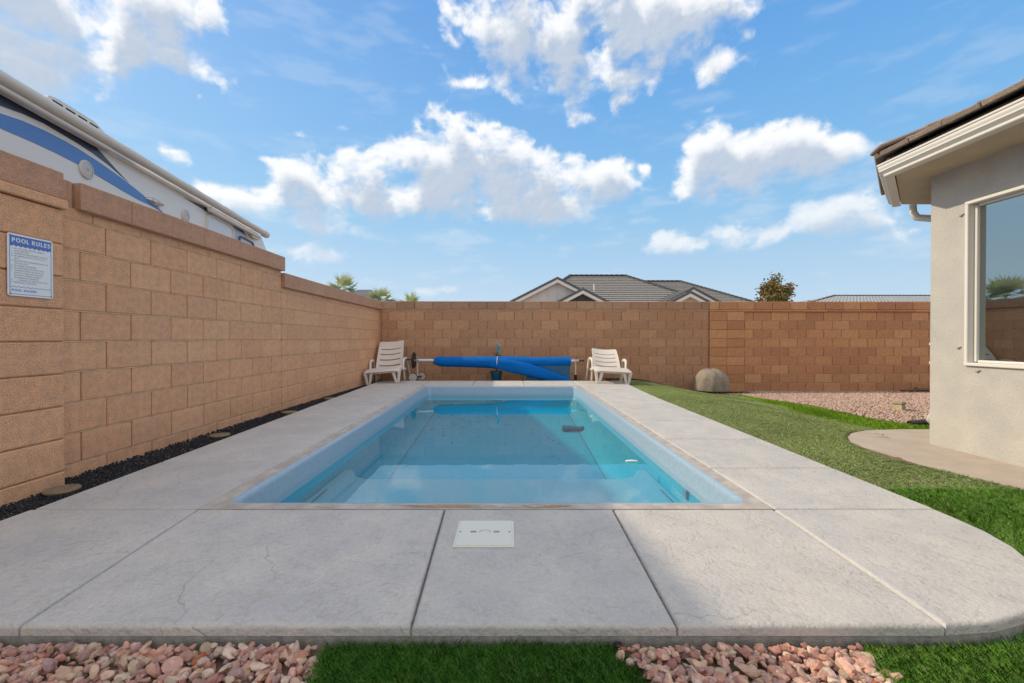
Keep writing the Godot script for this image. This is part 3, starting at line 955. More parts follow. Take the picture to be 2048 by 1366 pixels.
func build_house() -> void:
	var h := thing("stucco_house", "beige stucco house corner with a large white-framed window at the right edge", "house")
	var X := 3.78
	var b := Mb.new()
	var t := 0.2
	var wz0 := -3.62
	var wz1 := -1.75
	var wy0 := 0.66
	var wy1 := 1.995
	var top := 2.36
	b.box(Vector3(X + t / 2, (top - 0.3) / 2, (-3.93 + wz0) / 2), Vector3(t, top + 0.3, wz0 + 3.93))
	b.box(Vector3(X + t / 2, (top - 0.3) / 2, (3.0 + wz1) / 2), Vector3(t, top + 0.3, 3.0 - wz1))
	b.box(Vector3(X + t / 2, (wy0 - 0.3) / 2, (wz0 + wz1) / 2), Vector3(t, wy0 + 0.3, wz1 - wz0))
	b.box(Vector3(X + t / 2, (wy1 + top) / 2, (wz0 + wz1) / 2), Vector3(t, top - wy1, wz1 - wz0))
	put("wall", b, M.stucco, h)
	b = Mb.new()
	b.extrude(v2([[X, -3.93], [4.48, -4.63], [11.0, -4.63], [11.0, -4.43], [4.56, -4.43], [X + 0.2, -3.85], [X + 0.2, -3.93]]), Vector3(0, -0.3, 0), Vector3(1, 0, 0), Vector3(0, 0, 1), -(top + 0.3))
	put("rear_wall", b, M.stucco, h)
	# window: frame with a stepped inner edge, sliding sash, dark coated glass
	var w := Node3D.new()
	w.name = "window"
	h.add_child(w, true)
	b = Mb.new()
	var fx := X - 0.012
	for q in [[wy0 + 0.01, 0.05], [wy1 - 0.01, 0.05]]:
		b.box(Vector3(fx + 0.03, q[0], (wz0 + wz1) / 2), Vector3(0.085, 0.026, wz1 - wz0 + 0.004), 0.004)
	for z in [wz0 + 0.012, wz1 - 0.012]:
		b.box(Vector3(fx + 0.031, (wy0 + wy1) / 2, z), Vector3(0.083, wy1 - wy0 - 0.027, 0.026), 0.004)
	put("frame", b, M.window_white, w)
	b = Mb.new()
	var zm := (wz0 + wz1) / 2
	for q in [[wz0 + 0.037, 0], [zm, 0]]:
		b.box(Vector3(X + 0.045, (wy0 + wy1) / 2, q[0]), Vector3(0.03, wy1 - wy0 - 0.06, 0.022), 0.003)
	for y in [wy0 + 0.034, wy1 - 0.034]:
		b.box(Vector3(X + 0.046, y, (wz0 + zm) / 2 + 0.02), Vector3(0.028, 0.02, zm - wz0 - 0.07), 0.003)
	put("sash", b, M.window_white, w)
	b = Mb.new()
	b.box(Vector3(X + 0.058, (wy0 + wy1) / 2, (wz0 + wz1) / 2), Vector3(0.006, wy1 - wy0 - 0.03, wz1 - wz0 - 0.03))
	put("pane", b, M.coated_glass, w)
	# soffit and fascia
	b = Mb.new()
	b.extrude(v2([[3.39, 3.0], [3.39, -3.85], [4.22, -4.72], [11.0, -4.72], [11.0, 3.0]]), Vector3(0, 2.315, 0), Vector3(1, 0, 0), Vector3(0, 0, 1), -0.1)
	put("soffit", b, M.stucco_bounce, h)
	var eave := [Vector2(3.385, 3.0), Vector2(3.385, -3.852), Vector2(4.225, -4.727)]
	b = Mb.new()
	sweep(b, eave, [[0.0, 2.30], [0.066, 2.30], [0.072, 2.306], [0.072, 2.322], [0.080, 2.336], [0.102, 2.356], [0.110, 2.372], [0.110, 2.392], [0.118, 2.394], [0.118, 2.408], [0.102, 2.408], [0.102, 2.345], [0.07, 2.32], [0.006, 2.32], [0.004, 2.41], [0.0, 2.41]])
	put("gutter", b, M.gutter, h)
	# downspout elbow from the far end of the eave
	b = Mb.new()
	b.tube([Vector3(4.40, 2.33, -4.78), Vector3(4.40, 2.24, -4.775), Vector3(4.43, 2.185, -4.76), Vector3(4.52, 2.165, -4.72), Vector3(4.60, 2.14, -4.68), Vector3(4.62, 2.06, -4.67), Vector3(4.62, 0.9, -4.67), Vector3(4.62, -0.02, -4.67)], 0.036, 10)
	for y in [0.62, 0.82]:
		b.box(Vector3(4.565, y, -4.675), Vector3(0.11, 0.024, 0.06), 0.004)
	put("downspout", b, M.gutter, h)
	# roof: planes rising behind the eave, laid with flat concrete tiles
	var line := [Vector2(3.25, 3.4), Vector2(3.25, -3.83), Vector2(4.13, -4.80), Vector2(11.0, -4.82)]
	var slope := 0.4
	var rings := []
	for o in [0.03, 3.2]:
		var ring := []
		for i in line.size():
			var a: Vector2 = (line[i] - line[maxi(i - 1, 0)]).normalized() if i > 0 else (line[1] - line[0]).normalized()
			var c: Vector2 = (line[mini(i + 1, line.size() - 1)] - line[i]).normalized() if i < line.size() - 1 else a
			var na := Vector2(-a.y, a.x)
			var nc := Vector2(-c.y, c.x)
			var mm := (na + nc).normalized()
			mm /= maxf(0.3, mm.dot(na))
			ring.append(Vector3(line[i].x + mm.x * o, 2.42 + o * slope, line[i].y + mm.y * o))
		rings.append(ring)
	b = Mb.new()
	for i in line.size() - 1:
		b.quad2(rings[0][i], rings[0][i + 1], rings[1][i + 1], rings[1][i], Vector3.UP)
		b.quad2(rings[0][i] - Vector3(0, 0.03, 0), rings[0][i + 1] - Vector3(0, 0.03, 0), rings[0][i + 1], rings[0][i], Vector3(-1, 0, -1))
	put("roof_deck", b, M.roof_dark, h)
	var tile := Mb.new()
	tile.box(Vector3(0, -0.003, 0), Vector3(0.40, 0.038, 0.262), 0.004)
	tile.box(Vector3(0.005, 0.02, 0.115), Vector3(0.38, 0.014, 0.03), 0.006)
	tile.box(Vector3(0.005, -0.02, -0.09), Vector3(0.39, 0.014, 0.05), 0.005)
	var tm := tile.mesh()
	rng.seed = 31
	for row in 4:
		for k in 24:
			var z := -3.66 + 0.268 * k + (0.134 if row % 2 else 0.0) + 0.36 * row * 0.55
			if z > 2.6:
				continue
			var o := put("roof_tile", tm, M.house_tiles[rng.randi() % M.house_tiles.size()], h)
			var up := 0.19 + row * 0.33
			o.position = Vector3(3.215 + up * 0.93, 2.462 + up * 0.93 * slope + rng.randf_range(-0.003, 0.004), z)
			o.rotation = Vector3(rng.randf_range(-0.01, 0.01), rng.randf_range(-0.012, 0.012), atan(slope) - 0.045)
	# along the angled eave
	var e0 := Vector3(3.25, 0, -3.83)
	var ed := (Vector3(4.13, 0, -4.80) - e0).normalized()
	var en := Vector3(-ed.z, 0, ed.x)
	if en.x < 0:
		en = -en
	for row in 3:
		for k in 5 - row:
			var o := put("roof_tile", tm, M.house_tiles[rng.randi() % M.house_tiles.size()], h)
			var up := 0.19 + row * 0.33
			var p := e0 + ed * (0.13 + 0.268 * k + row * 0.15) + en * (up * 0.93 - 0.035)
			o.position = Vector3(p.x, 2.462 + up * 0.93 * slope, p.z)
			o.basis = Basis(en, Vector3.UP, en.cross(Vector3.UP)) * Basis(Vector3(0, 0, 1), atan(slope) - 0.045)
	# hip caps
	for k in 8:
		var bis := (Vector3(1, 0, 0) + en).normalized()
		var o := put("hip_tile", block_shape(Vector3(0.36, 0.035, 0.2), 0.012), M.house_tiles[k % M.house_tiles.size()], h)
		var s := 0.16 + 0.31 * k
		o.position = Vector3(3.25, 2.49, -3.83) + bis * (s - 0.04) + Vector3(0, s * slope * bis.x + 0.02, 0)
		o.basis = Basis(bis, Vector3.UP, bis.cross(Vector3.UP)) * Basis(Vector3(0, 0, 1), atan(slope * bis.x) - 0.03)
	# shade screws and clips left in the stucco round the window
	for q in [[1.90, -3.665], [0.80, -3.68], [0.615, -3.53]]:
		b = Mb.new()
		b.box(Vector3(X - 0.008, q[0], q[1]), Vector3(0.016, 0.012, 0.02), 0.003)
		b.box(Vector3(X - 0.006, q[0] + 0.008, q[1] + 0.016), Vector3(0.012, 0.01, 0.012), 0.002)
		put("screen_clip", b, M.clip, h)

func courses(b: Mb, e0: Vector3, e1: Vector3, r0: Vector3, r1: Vector3, n: int, lift := 0.09) -> void:
	var up := (e1 - e0).cross(r0 - e0).normalized()
	if up.y < 0:
		up = -up
	for i in n:
		var t0 := float(i) / n
		var t1 := float(i + 1) / n
		var a := e0.lerp(r0, t0)
		var c := e1.lerp(r1, t0)
		var d := e1.lerp(r1, t1)
		var e := e0.lerp(r0, t1)
		b.quad2(a + up * lift, c + up * lift, d, e, up)
		b.quad2(a, c, c + up * lift, a + up * lift, (e0 - r0))

func ridge(parent: Node3D, a: Vector3, c: Vector3, material: Material, w := 0.16) -> void:
	var b := Mb.new()
	var n := maxi(2, int((c - a).length() / 0.42))
	for i in n:
		var p := a.lerp(c, float(i) / n)
		var q := a.lerp(c, (i + 1.08) / n)
		b.tube([p + Vector3(0, 0.05, 0), q + Vector3(0, 0.02, 0)], [w, w * 0.85], 6, true, 0.7)
	put("ridge_caps", b, material, parent).set_meta("kind", "stuff")

func gable(house: Node3D, apex: Vector3, half: float, drop: float, back: float, board: Material, battens: int) -> void:
	var zf := apex.z
	var zb := apex.z - back
	var b := Mb.new()
	for s in [-1.0, 1.0]:
		var e0 := Vector3(apex.x + s * half, apex.y - drop, zf)
		var e1 := Vector3(apex.x + s * half, apex.y - drop, zb)
		var r0 := apex
		var r1 := Vector3(apex.x, apex.y, zb)
		courses(b, e0, e1, r0, r1, int(half / 0.3), 0.04)
		# tile ends along the rake
		b.quad2(e0 + Vector3(0, 0.05, 0), r0 + Vector3(0, 0.05, 0), r0 + Vector3(0, -0.12, 0), e0 + Vector3(0, -0.12, 0), Vector3.BACK)
	put("gable_roof", b, M.far_roof_side, house)
	for s in [-1.0, 1.0]:
		b = Mb.new()
		var e := Vector3(apex.x + s * half, apex.y - drop, zf - 0.02)
		var d := Vector3(0, -0.13, 0)
		var w := Vector3(0, -0.20, 0)
		b.quad2(apex + d, e + d, e + d + w, apex + d + w, Vector3.BACK)
		b.quad2(apex + d + w, e + d + w, e + d + w + Vector3(0, 0, -0.35), apex + d + w + Vector3(0, 0, -0.35), Vector3.DOWN)
		put("rake_board", b, M.far_white, house)
	b = Mb.new()
	var zw := zf - 0.34
	b.out3(Vector3(apex.x, apex.y - 0.2, zw), Vector3(apex.x - half, apex.y - drop - 0.2, zw), Vector3(apex.x + half, apex.y - drop - 0.2, zw), Vector3.BACK)
	b.quad2(Vector3(apex.x - half, apex.y - drop - 0.2, zw), Vector3(apex.x + half, apex.y - drop - 0.2, zw), Vector3(apex.x + half, -0.6, zw), Vector3(apex.x - half, -0.6, zw), Vector3.BACK)
	for s in [-1.0, 1.0]:
		b.quad2(Vector3(apex.x + s * half, apex.y - drop - 0.2, zw), Vector3(apex.x + s * half, apex.y - drop - 0.2, zb), Vector3(apex.x + s * half, -0.6, zb), Vector3(apex.x + s * half, -0.6, zw), Vector3(s, 0, 0))
	put("gable_wall", b, board, house)
	for k in battens:
		var x := lerpf(-half, half, (k + 0.5) / battens)
		var hgt := drop * (1.0 - absf(x) / half)
		var o := put("batten", block_shape(Vector3(0.07, 4.0, 0.04), 0.004), board, house)
		o.position = Vector3(apex.x + x, apex.y - drop - 0.22 + hgt - 2.0, zw + 0.02)

func build_far_houses() -> void:
	var h := thing("house", "far house with grey tiled hip roof and white-trimmed gables above the back wall", "house")
	var b := Mb.new()
	courses(b, Vector3(1.62, 3.38, -31), Vector3(14.23, 3.38, -31), Vector3(5.3, 6.09, -37), Vector3(9.96, 6.09, -37), 15)
	put("roof", b, M.far_roof, h).set_meta("kind", "stuff")
	b = Mb.new()
	courses(b, Vector3(14.23, 3.38, -31), Vector3(14.23, 3.38, -43), Vector3(9.96, 6.09, -37), Vector3(9.97, 6.09, -37.2), 15)
	courses(b, Vector3(1.62, 3.38, -43), Vector3(1.62, 3.38, -31), Vector3(5.3, 6.09, -37.2), Vector3(5.3, 6.09, -37), 15)
	put("roof", b, M.far_roof, h).set_meta("kind", "stuff")
	ridge(h, Vector3(5.3, 6.12, -37), Vector3(9.96, 6.12, -37), M.far_roof_cap)
	ridge(h, Vector3(9.96, 6.12, -37), Vector3(14.23, 3.42, -31), M.far_roof_cap)
	ridge(h, Vector3(5.3, 6.12, -37), Vector3(1.62, 3.42, -31), M.far_roof_cap)
	b = Mb.new()
	courses(b, Vector3(8.73, 3.62, -34), Vector3(19.05, 3.62, -34), Vector3(12.63, 6.14, -41), Vector3(16.12, 6.14, -41), 15)
	put("roof", b, M.far_roof, h).set_meta("kind", "stuff")
	b = Mb.new()
	courses(b, Vector3(19.05, 3.62, -34), Vector3(19.05, 3.62, -48), Vector3(16.12, 6.14, -41), Vector3(16.13, 6.14, -41.2), 15)
	put("roof", b, M.far_roof, h).set_meta("kind", "stuff")
	ridge(h, Vector3(12.63, 6.17, -41), Vector3(16.12, 6.17, -41), M.far_roof_cap)
	ridge(h, Vector3(16.12, 6.17, -41), Vector3(19.05, 3.66, -34), M.far_roof_cap)
	b = Mb.new()
	b.box(Vector3(8.0, 1.35, -37.2), Vector3(11.6, 4.0, 11.4))
	b.box(Vector3(14.5, 1.4, -41), Vector3(8.2, 4.2, 12.6))
	put("wall", b, M.far_white, h)
	gable(h, Vector3(3.33, 4.9, -29), 3.32, 1.68, 6.0, M.far_white_board, 11)
	gable(h, Vector3(4.84, 4.06, -28), 1.79, 0.92, 4.0, M.far_charcoal, 6)
	gable(h, Vector3(12.08, 4.18, -28.5), 1.88, 1.0, 7.5, M.far_cream, 5)
	gable(h, Vector3(11.47, 3.82, -27.5), 1.32, 0.69, 4.0, M.far_cream, 5)
	b = Mb.new()
	b.tube([Vector3(6.6, 4.3, -33.4), Vector3(6.6, 5.0, -33.4)], 0.05, 8)
	put("vent_pipe", b, M.far_white, h)
	var r := thing("house", "far house with a long low grey barrel-tile roof, right of the small tree", "house")
	b = Mb.new()
	var wave := Mb.new()
	var n := 76
	for i in n:
		var x0 := lerpf(27.8, 52.0, float(i) / n)
		var w := 24.2 / n
		var y1 := 5.22
		for row in 5:
			var t0 := row / 5.0
			var t1 := (row + 1) / 5.0
			var pts := []
			for k in 4:
				var lift := [0.0, 0.11, 0.12, 0.02][k] as float
				pts.append([Vector3(x0 + w * k / 3.0, lerpf(4.11, y1, t0) + lift + 0.05, lerpf(-40.0, -46.0, t0)), Vector3(x0 + w * k / 3.0, lerpf(4.11, y1, t1) + lift, lerpf(-40.0, -46.0, t1))])
			for k in 3:
				# the hip cuts the left end off
				if pts[k][0].x - 27.8 < (1.0 - 0.0) * 0.0:
					continue
				var cut := 27.8 + t0 * 6.4
				if x0 < cut:
					continue
				wave.quad2(pts[k][0], pts[k + 1][0], pts[k + 1][1], pts[k][1], Vector3.UP)
				wave.quad2(pts[k][0] - Vector3(0, 0.10, 0), pts[k + 1][0] - Vector3(0, 0.10, 0), pts[k + 1][0], pts[k][0], Vector3.BACK)
	put("roof", wave, M.far_roof_blue, r).set_meta("kind", "stuff")
	b = Mb.new()
	courses(b, Vector3(27.8, 4.11, -52), Vector3(27.8, 4.11, -40), Vector3(34.2, 5.22, -46.2), Vector3(34.2, 5.22, -46), 8)
	put("hip_end", b, M.far_roof_blue, r)
	ridge(r, Vector3(34.2, 5.3, -46), Vector3(52, 5.3, -46), M.far_roof_cap)
	ridge(r, Vector3(34.2, 5.3, -46), Vector3(27.8, 4.15, -40), M.far_roof_cap)
	b = Mb.new()
	b.box(Vector3(40, 1.7, -46), Vector3(24, 4.7, 11.4))
	put("wall", b, M.far_cream, r)
	var s := thing("house", "far grey tiled roof end seen between the palm tops over the left wall", "house")
	b = Mb.new()
	courses(b, Vector3(-18.4, 5.0, -45), Vector3(-12.9, 5.0, -45), Vector3(-15.8, 6.15, -47.5), Vector3(-14.7, 6.15, -47.5), 8)
	put("roof", b, M.far_roof_blue, s).set_meta("kind", "stuff")
	b = Mb.new()
	b.box(Vector3(-15.6, 2.2, -48.5), Vector3(5.2, 5.6, 6.6))
	put("wall", b, M.far_cream, s)

# ---------------------------------------------------------------- motorhome behind the left wall
func build_motorhome() -> void:
	# own frame: x out of the side that faces the yard, y up, z = minus the distance along the vehicle
	var r := thing("motorhome", "white motorhome with blue and navy swooshes parked behind the left wall", "motorhome", Vector3(-4.3125, 0, -3.5818), deg_to_rad(8.403))
	var side := v2([[4.5, 0.1], [4.5, 2.95], [4.4, 3.075], [-5.45, 3.075], [-5.75, 2.98], [-6.05, 2.72], [-6.35, 2.2], [-6.55, 1.5], [-6.55, 0.1]])
	var b := Mb.new()
	b.extrude(side, Vector3(-2.45, 0, 0), Vector3(0, 0, 1), Vector3(0, 1, 0), -2.45)
	put("body", b, M.rv_white, r)
	b = Mb.new()
	b.box(Vector3(-2.2, 2.2, -6.32), Vector3(0.5, 0.9, 0.06), 0.02)
	var flat := func(called: String, pts: Array, m: Material, d := 0.005) -> void:
		var k := Mb.new()
		var p := PackedVector2Array()
		for q in pts:
			p.append(Vector2(-q[0], q[1]))
		k.extrude(p, Vector3(0.0005, 0, 0), Vector3(0, 0, 1), Vector3(0, 1, 0), -d)
		put(called, k, m, r)
	flat.call("blue_stripe", [[-3.4, 1.55], [-2.2, 2.08], [-1.3, 2.40], [-0.6, 2.60], [-0.2, 2.70], [0.18, 2.804], [0.40, 2.842], [0.62, 2.859], [0.85, 2.861], [1.03, 2.851], [1.35, 2.818], [1.67, 2.767], [1.94, 2.713], [2.11, 2.67], [2.30, 2.63], [2.6, 2.52], [2.45, 2.52], [2.34, 2.595], [2.15, 2.606], [1.94, 2.609], [1.7, 2.625], [1.37, 2.658], [1.02, 2.69], [0.75, 2.697], [0.52, 2.695], [0.18, 2.68], [-0.2, 2.60], [-0.6, 2.47], [-1.3, 2.24], [-2.2, 1.86], [-3.4, 1.25]], M.rv_blue)
	flat.call("navy_swoosh", [[-3.4, 1.75], [-2.2, 2.24], [-1.3, 2.53], [-0.6, 2.70], [-0.2, 2.80], [0.18, 2.868], [0.40, 2.905], [0.62, 2.922], [1.0, 2.905], [1.21, 2.886], [1.45, 2.845], [1.75, 2.765], [1.55, 2.845], [1.25, 2.975], [-0.6, 2.975], [-1.6, 2.86], [-2.6, 2.50], [-3.4, 2.05]], M.rv_navy, 0.004)
	flat.call("navy_swoosh", [[2.91, 2.945], [3.3, 2.928], [3.52, 2.918], [3.9, 2.94], [4.35, 2.93], [4.65, 2.90], [4.99, 2.86], [4.8, 2.95], [4.5, 2.985], [3.62, 2.985]], M.rv_navy, 0.004)
	flat.call("lavender_panel", [[4.45, 2.915], [4.75, 2.90], [5.0, 2.86], [5.15, 2.75], [5.2, 2.5], [4.5, 2.5]], M.rv_lavender, 0.003)
	# roof edge moulding, awning roller with end caps, slide-out cover
	b = Mb.new()
	b.box(Vector3(0.012, 3.0, -0.6), Vector3(0.03, 0.05, 9.9), 0.008)
	put("roof_moulding", b, M.rv_white, r)
	var aw := Node3D.new()
	aw.name = "awning"
	r.add_child(aw, true)
	b = Mb.new()
	var path := []
	var rad := []
	for i in 45:
		path.append(Vector3(0.115, 3.052, lerpf(3.2, -5.52, i / 44.0)))
		rad.append(0.055 + 0.0025 * sin(i * 2.1) + 0.0015 * sin(i * 5.3))
	b.tube(path, rad, 16)
	put("roller", b, M.rv_fabric, aw)
	b = Mb.new()
	b.lathe(Vector3(0.115, 3.045, -5.52), Vector3(0, 0, -1), [[0.066, 0.0], [0.072, 0.01], [0.072, 0.15], [0.06, 0.175], [0.03, 0.185], [0.0, 0.186]], 18, true)
	put("end_cap", b, M.rv_plastic, aw)
	b = Mb.new()
	b.box(Vector3(0.075, 2.935, -4.45), Vector3(0.07, 0.06, 1.95), 0.012)
	b.box(Vector3(0.05, 2.97, -3.53), Vector3(0.06, 0.05, 0.06), 0.008)
	b.box(Vector3(0.05, 2.90, -5.25), Vector3(0.06, 0.07, 0.3), 0.01)
	put("arm", b, M.rv_plastic, aw)
	b = Mb.new()
	b.box(Vector3(0.075, 2.974, 0.85), Vector3(0.10, 0.046, 4.36), 0.012)
	put("slide_cover", b, M.rv_plastic, r)
	# speakers, porch light
	for z in [-1.115, -2.94]:
		var sp := Node3D.new()
		sp.name = numbered("speaker", r)
		r.add_child(sp, true)
		b = Mb.new()
		b.lathe(Vector3(0.0, 2.673 if z > -2 else 2.687, z), Vector3(1, 0, 0), [[0.098, 0.0], [0.096, 0.014], [0.086, 0.022], [0.078, 0.02]], 26, false)
		put("ring", b, M.rv_plastic, sp)
		b = Mb.new()
		b.lathe(Vector3(0.0, 2.673 if z > -2 else 2.687, z), Vector3(1, 0, 0), [[0.079, 0.016], [0.05, 0.022], [0.0, 0.024]], 26, false)
		put("grille", b, M.rv_grille, sp)
	b = Mb.new()
	var rings := []
	for q in [[1.0, 0.0], [0.95, 0.02], [0.75, 0.04], [0.4, 0.05], [0.05, 0.052]]:
		var ring := []
		for k in 20:
			ring.append(Vector3(q[1], 2.672 + 0.045 * q[0] * sin(TAU * k / 20), -2.23 + 0.145 * q[0] * cos(TAU * k / 20)))
		rings.append(ring)
	b.loft(rings, true, false, true)
	put("porch_light", b, M.chrome, r)
	b = Mb.new()
	rings = []
	for q in [[1.0, 0.048], [0.8, 0.062], [0.05, 0.068]]:
		var ring := []
		for k in 16:
			ring.append(Vector3(q[1], 2.668 + 0.026 * q[0] * sin(TAU * k / 16), -2.29 + 0.075 * q[0] * cos(TAU * k / 16)))
		rings.append(ring)
	b.loft(rings, true, false, true)
	put("light_lens", b, M.rv_grille, r)
	# windows with rounded frames
	for q in [[-3.98, 2.60, 0.48, 0.31, M.rv_plastic, M.rv_glass], [-4.98, 2.62, 0.33, 0.19, M.rv_navy, M.rv_glass_dark]]:
		var w := Node3D.new()
		w.name = numbered("window", r)
		r.add_child(w, true)
		var outer := []
		var inner := []
		var inner2 := []
		var outer2 := []
		for k in 40:
			var t: float = TAU * k / 40
			var cx := signf(cos(t)) * pow(absf(cos(t)), 0.35)
			var cy := signf(sin(t)) * pow(absf(sin(t)), 0.35)
			outer.append(Vector3(0.0, q[1] + cy * q[3], q[0] + cx * q[2]))
			outer2.append(Vector3(0.03, q[1] + cy * (q[3] - 0.008), q[0] + cx * (q[2] - 0.008)))
			inner.append(Vector3(0.03, q[1] + cy * (q[3] - 0.035), q[0] + cx * (q[2] - 0.035)))
			inner2.append(Vector3(0.008, q[1] + cy * (q[3] - 0.045), q[0] + cx * (q[2] - 0.045)))
		b = Mb.new()
		b.loft([outer, outer2, inner, inner2], true, false, false)
		put("frame", b, q[4], w)
		b = Mb.new()
		var c := Vector3(0.01, q[1], q[0])
		for k in 40:
			b.out3(c, inner2[k] + Vector3(0.002, 0, 0), inner2[(k + 1) % 40] + Vector3(0.002, 0, 0), Vector3(1, 0, 0))
		put("pane", b, q[5], w)
	# roof air conditioner with slotted shroud
	var ac := Node3D.new()
	ac.name = "air_conditioner"
	r.add_child(ac, true)
	b = Mb.new()
	b.extrude(v2([[-0.92, 3.0], [-1.0, 3.30], [-1.10, 3.425], [-1.22, 3.445], [-1.70, 3.445], [-1.79, 3.42], [-1.95, 3.34], [-2.05, 3.0]]), Vector3(-1.05, 0, 0), Vector3(0, 0, 1), Vector3(0, 1, 0), -0.73)
	put("shroud", b, M.rv_plastic, ac)
	for k in 4:
		b = Mb.new()
		b.box(Vector3(-0.3185, 3.395, -1.2 - 0.165 * k), Vector3(0.006, 0.018, 0.125), 0.002)
		put("slot", b, M.rv_dark, ac)
	b = Mb.new()
	for z in [2.6, -4.2]:
		for x in [-0.25, -2.2]:
			b.lathe(Vector3(x - 0.12, 0.0, z), Vector3(1, 0, 0), [[0.42, 0.0], [0.45, 0.05], [0.45, 0.2], [0.42, 0.24]], 20, true)
	put("wheels", b, M.rv_dark, r)

# ---------------------------------------------------------------- things in the yard
func words(called: String, text: String, em: float, at: Vector3, material: Material, parent: Node, bold := true, squeeze := 1.0) -> void:
	var f := SystemFont.new()
	f.font_names = PackedStringArray(["Droid Sans"])
	f.font_weight = 700 if bold else 400
	var t := TextMesh.new()
	t.text = text
	t.font = f
	t.font_size = 48
	t.pixel_size = em / 48.0
	t.depth = 0.0006
	t.horizontal_alignment = HORIZONTAL_ALIGNMENT_LEFT
	t.vertical_alignment = VERTICAL_ALIGNMENT_CENTER
	var o := put(called, t, material, parent)
	o.position = at
	o.scale = Vector3(squeeze, 1, 1)

func build_sign() -> void:
	var s := thing("pool_sign", "white and blue metal pool rules sign screwed to the block pier on the left", "sign", Vector3(-2.771, 1.295, -2.563), PI / 2)
	var w := 0.122
	var h := 0.175
	var p := PackedVector2Array()
	for q in [[w - 0.012, h - 0.012, 0.0], [-w + 0.012, h - 0.012, 1.0], [-w + 0.012, -h + 0.012, 2.0], [w - 0.012, -h + 0.012, 3.0]]:
		for k in 5:
			var t: float = (q[2] + k / 4.0) * PI * 0.5
			p.append(Vector2(q[0] + 0.012 * cos(t), q[1] + 0.012 * sin(t)))
	var b := Mb.new()
	b.extrude(p, Vector3.ZERO, Vector3(1, 0, 0), Vector3(0, 1, 0), 0.003)
	put("plate", b, M.sign_white, s)
	# header with a wavy lower edge
	var iw := w - 0.010
	p = v2([[-iw, h - 0.010], [iw, h - 0.010]])
	for k in 41:
		var x := lerpf(iw, -iw, k / 40.0)
		p.append(Vector2(x, h - 0.068 + 0.0035 * sin(x * 260.0)))
	b = Mb.new()
	b.extrude(p, Vector3(0, 0, 0.0031), Vector3(1, 0, 0), Vector3(0, 1, 0), 0.0008)
	put("header", b, M.sign_blue, s)
	b = Mb.new()
	for x in [-iw + 0.0012, iw - 0.0012]:
		b.box(Vector3(x, -0.029, 0.0035), Vector3(0.0024, 2 * h - 0.078, 0.0008))
	b.box(Vector3(0, -h + 0.0112, 0.0035), Vector3(2 * iw - 0.005, 0.0024, 0.0008))
	put("border", b, M.sign_blue, s)
	b = Mb.new()
	for k in 60:
		var x0 := lerpf(-iw, iw, k / 60.0)
		var x1 := lerpf(-iw, iw, (k + 1) / 60.0)
		var y0 := -h + 0.052 + 0.0025 * sin(x0 * 260.0)
		var y1 := -h + 0.052 + 0.0025 * sin(x1 * 260.0)
		b.quad(Vector3(x0, y0 - 0.0014, 0.0038), Vector3(x1, y1 - 0.0014, 0.0038), Vector3(x1, y1 + 0.0014, 0.0038), Vector3(x0, y0 + 0.0014, 0.0038))
	put("wave_line", b, M.sign_blue, s)
	words("title", "POOL RULES", 0.0335, Vector3(-iw + 0.008, h - 0.036, 0.0046), M.sign_white, s, true, 1.07)
	var y := h - 0.083
	for q in [["1.", "NO LIFEGUARD ON DUTY. SWIM AT"], ["", "YOUR OWN RISK."], ["2.", "SHOWER BEFORE ENTERING THE POOL."], ["3.", "NO ANIMALS IN POOL OR ON POOL"], ["", "DECK."], ["4.", "NO FOOD OR GLASSWARE IN POOL OR"], ["", "ON POOL DECK."], ["5.", "NO DIVING OR RUNNING."], ["6.", "NO BOISTEROUS OR ROUGH PLAY."], ["7.", "CHILDREN UNDER THE AGE OF 14"], ["", "YEARS OLD SHALL NOT USE POOL"], ["", "WITHOUT A PARENT OR ADULT"], ["", "GUARDIAN IN ATTENDANCE."], ["8.", "_____ PERSONS ALLOWED IN THE POOL."], ["9.", "EMERGENCY ASSISTANCE."]]:
		if q[0]:
			words("lettering", q[0], 0.0118, Vector3(-iw + 0.008, y, 0.0032), M.sign_ink, s, false)
		words("lettering", q[1], 0.0112, Vector3(-iw + 0.022, y, 0.0032), M.sign_ink, s, false, 0.93)
		y -= 0.0136
	words("lettering", "POOL HOURS", 0.0185, Vector3(-iw + 0.008, -h + 0.032, 0.0032), M.sign_blue, s, true, 1.15)
	for q in [[-w + 0.012, h - 0.012], [w - 0.012, h - 0.012], [-w + 0.012, -h + 0.012], [w - 0.012, -h + 0.012]]:
		b = Mb.new()
		b.lathe(Vector3(q[0], q[1], 0.003), Vector3(0, 0, 1), [[0.005, 0.0], [0.005, 0.002], [0.0, 0.003]], 10, false)
		put("screw", b, M.screw, s)

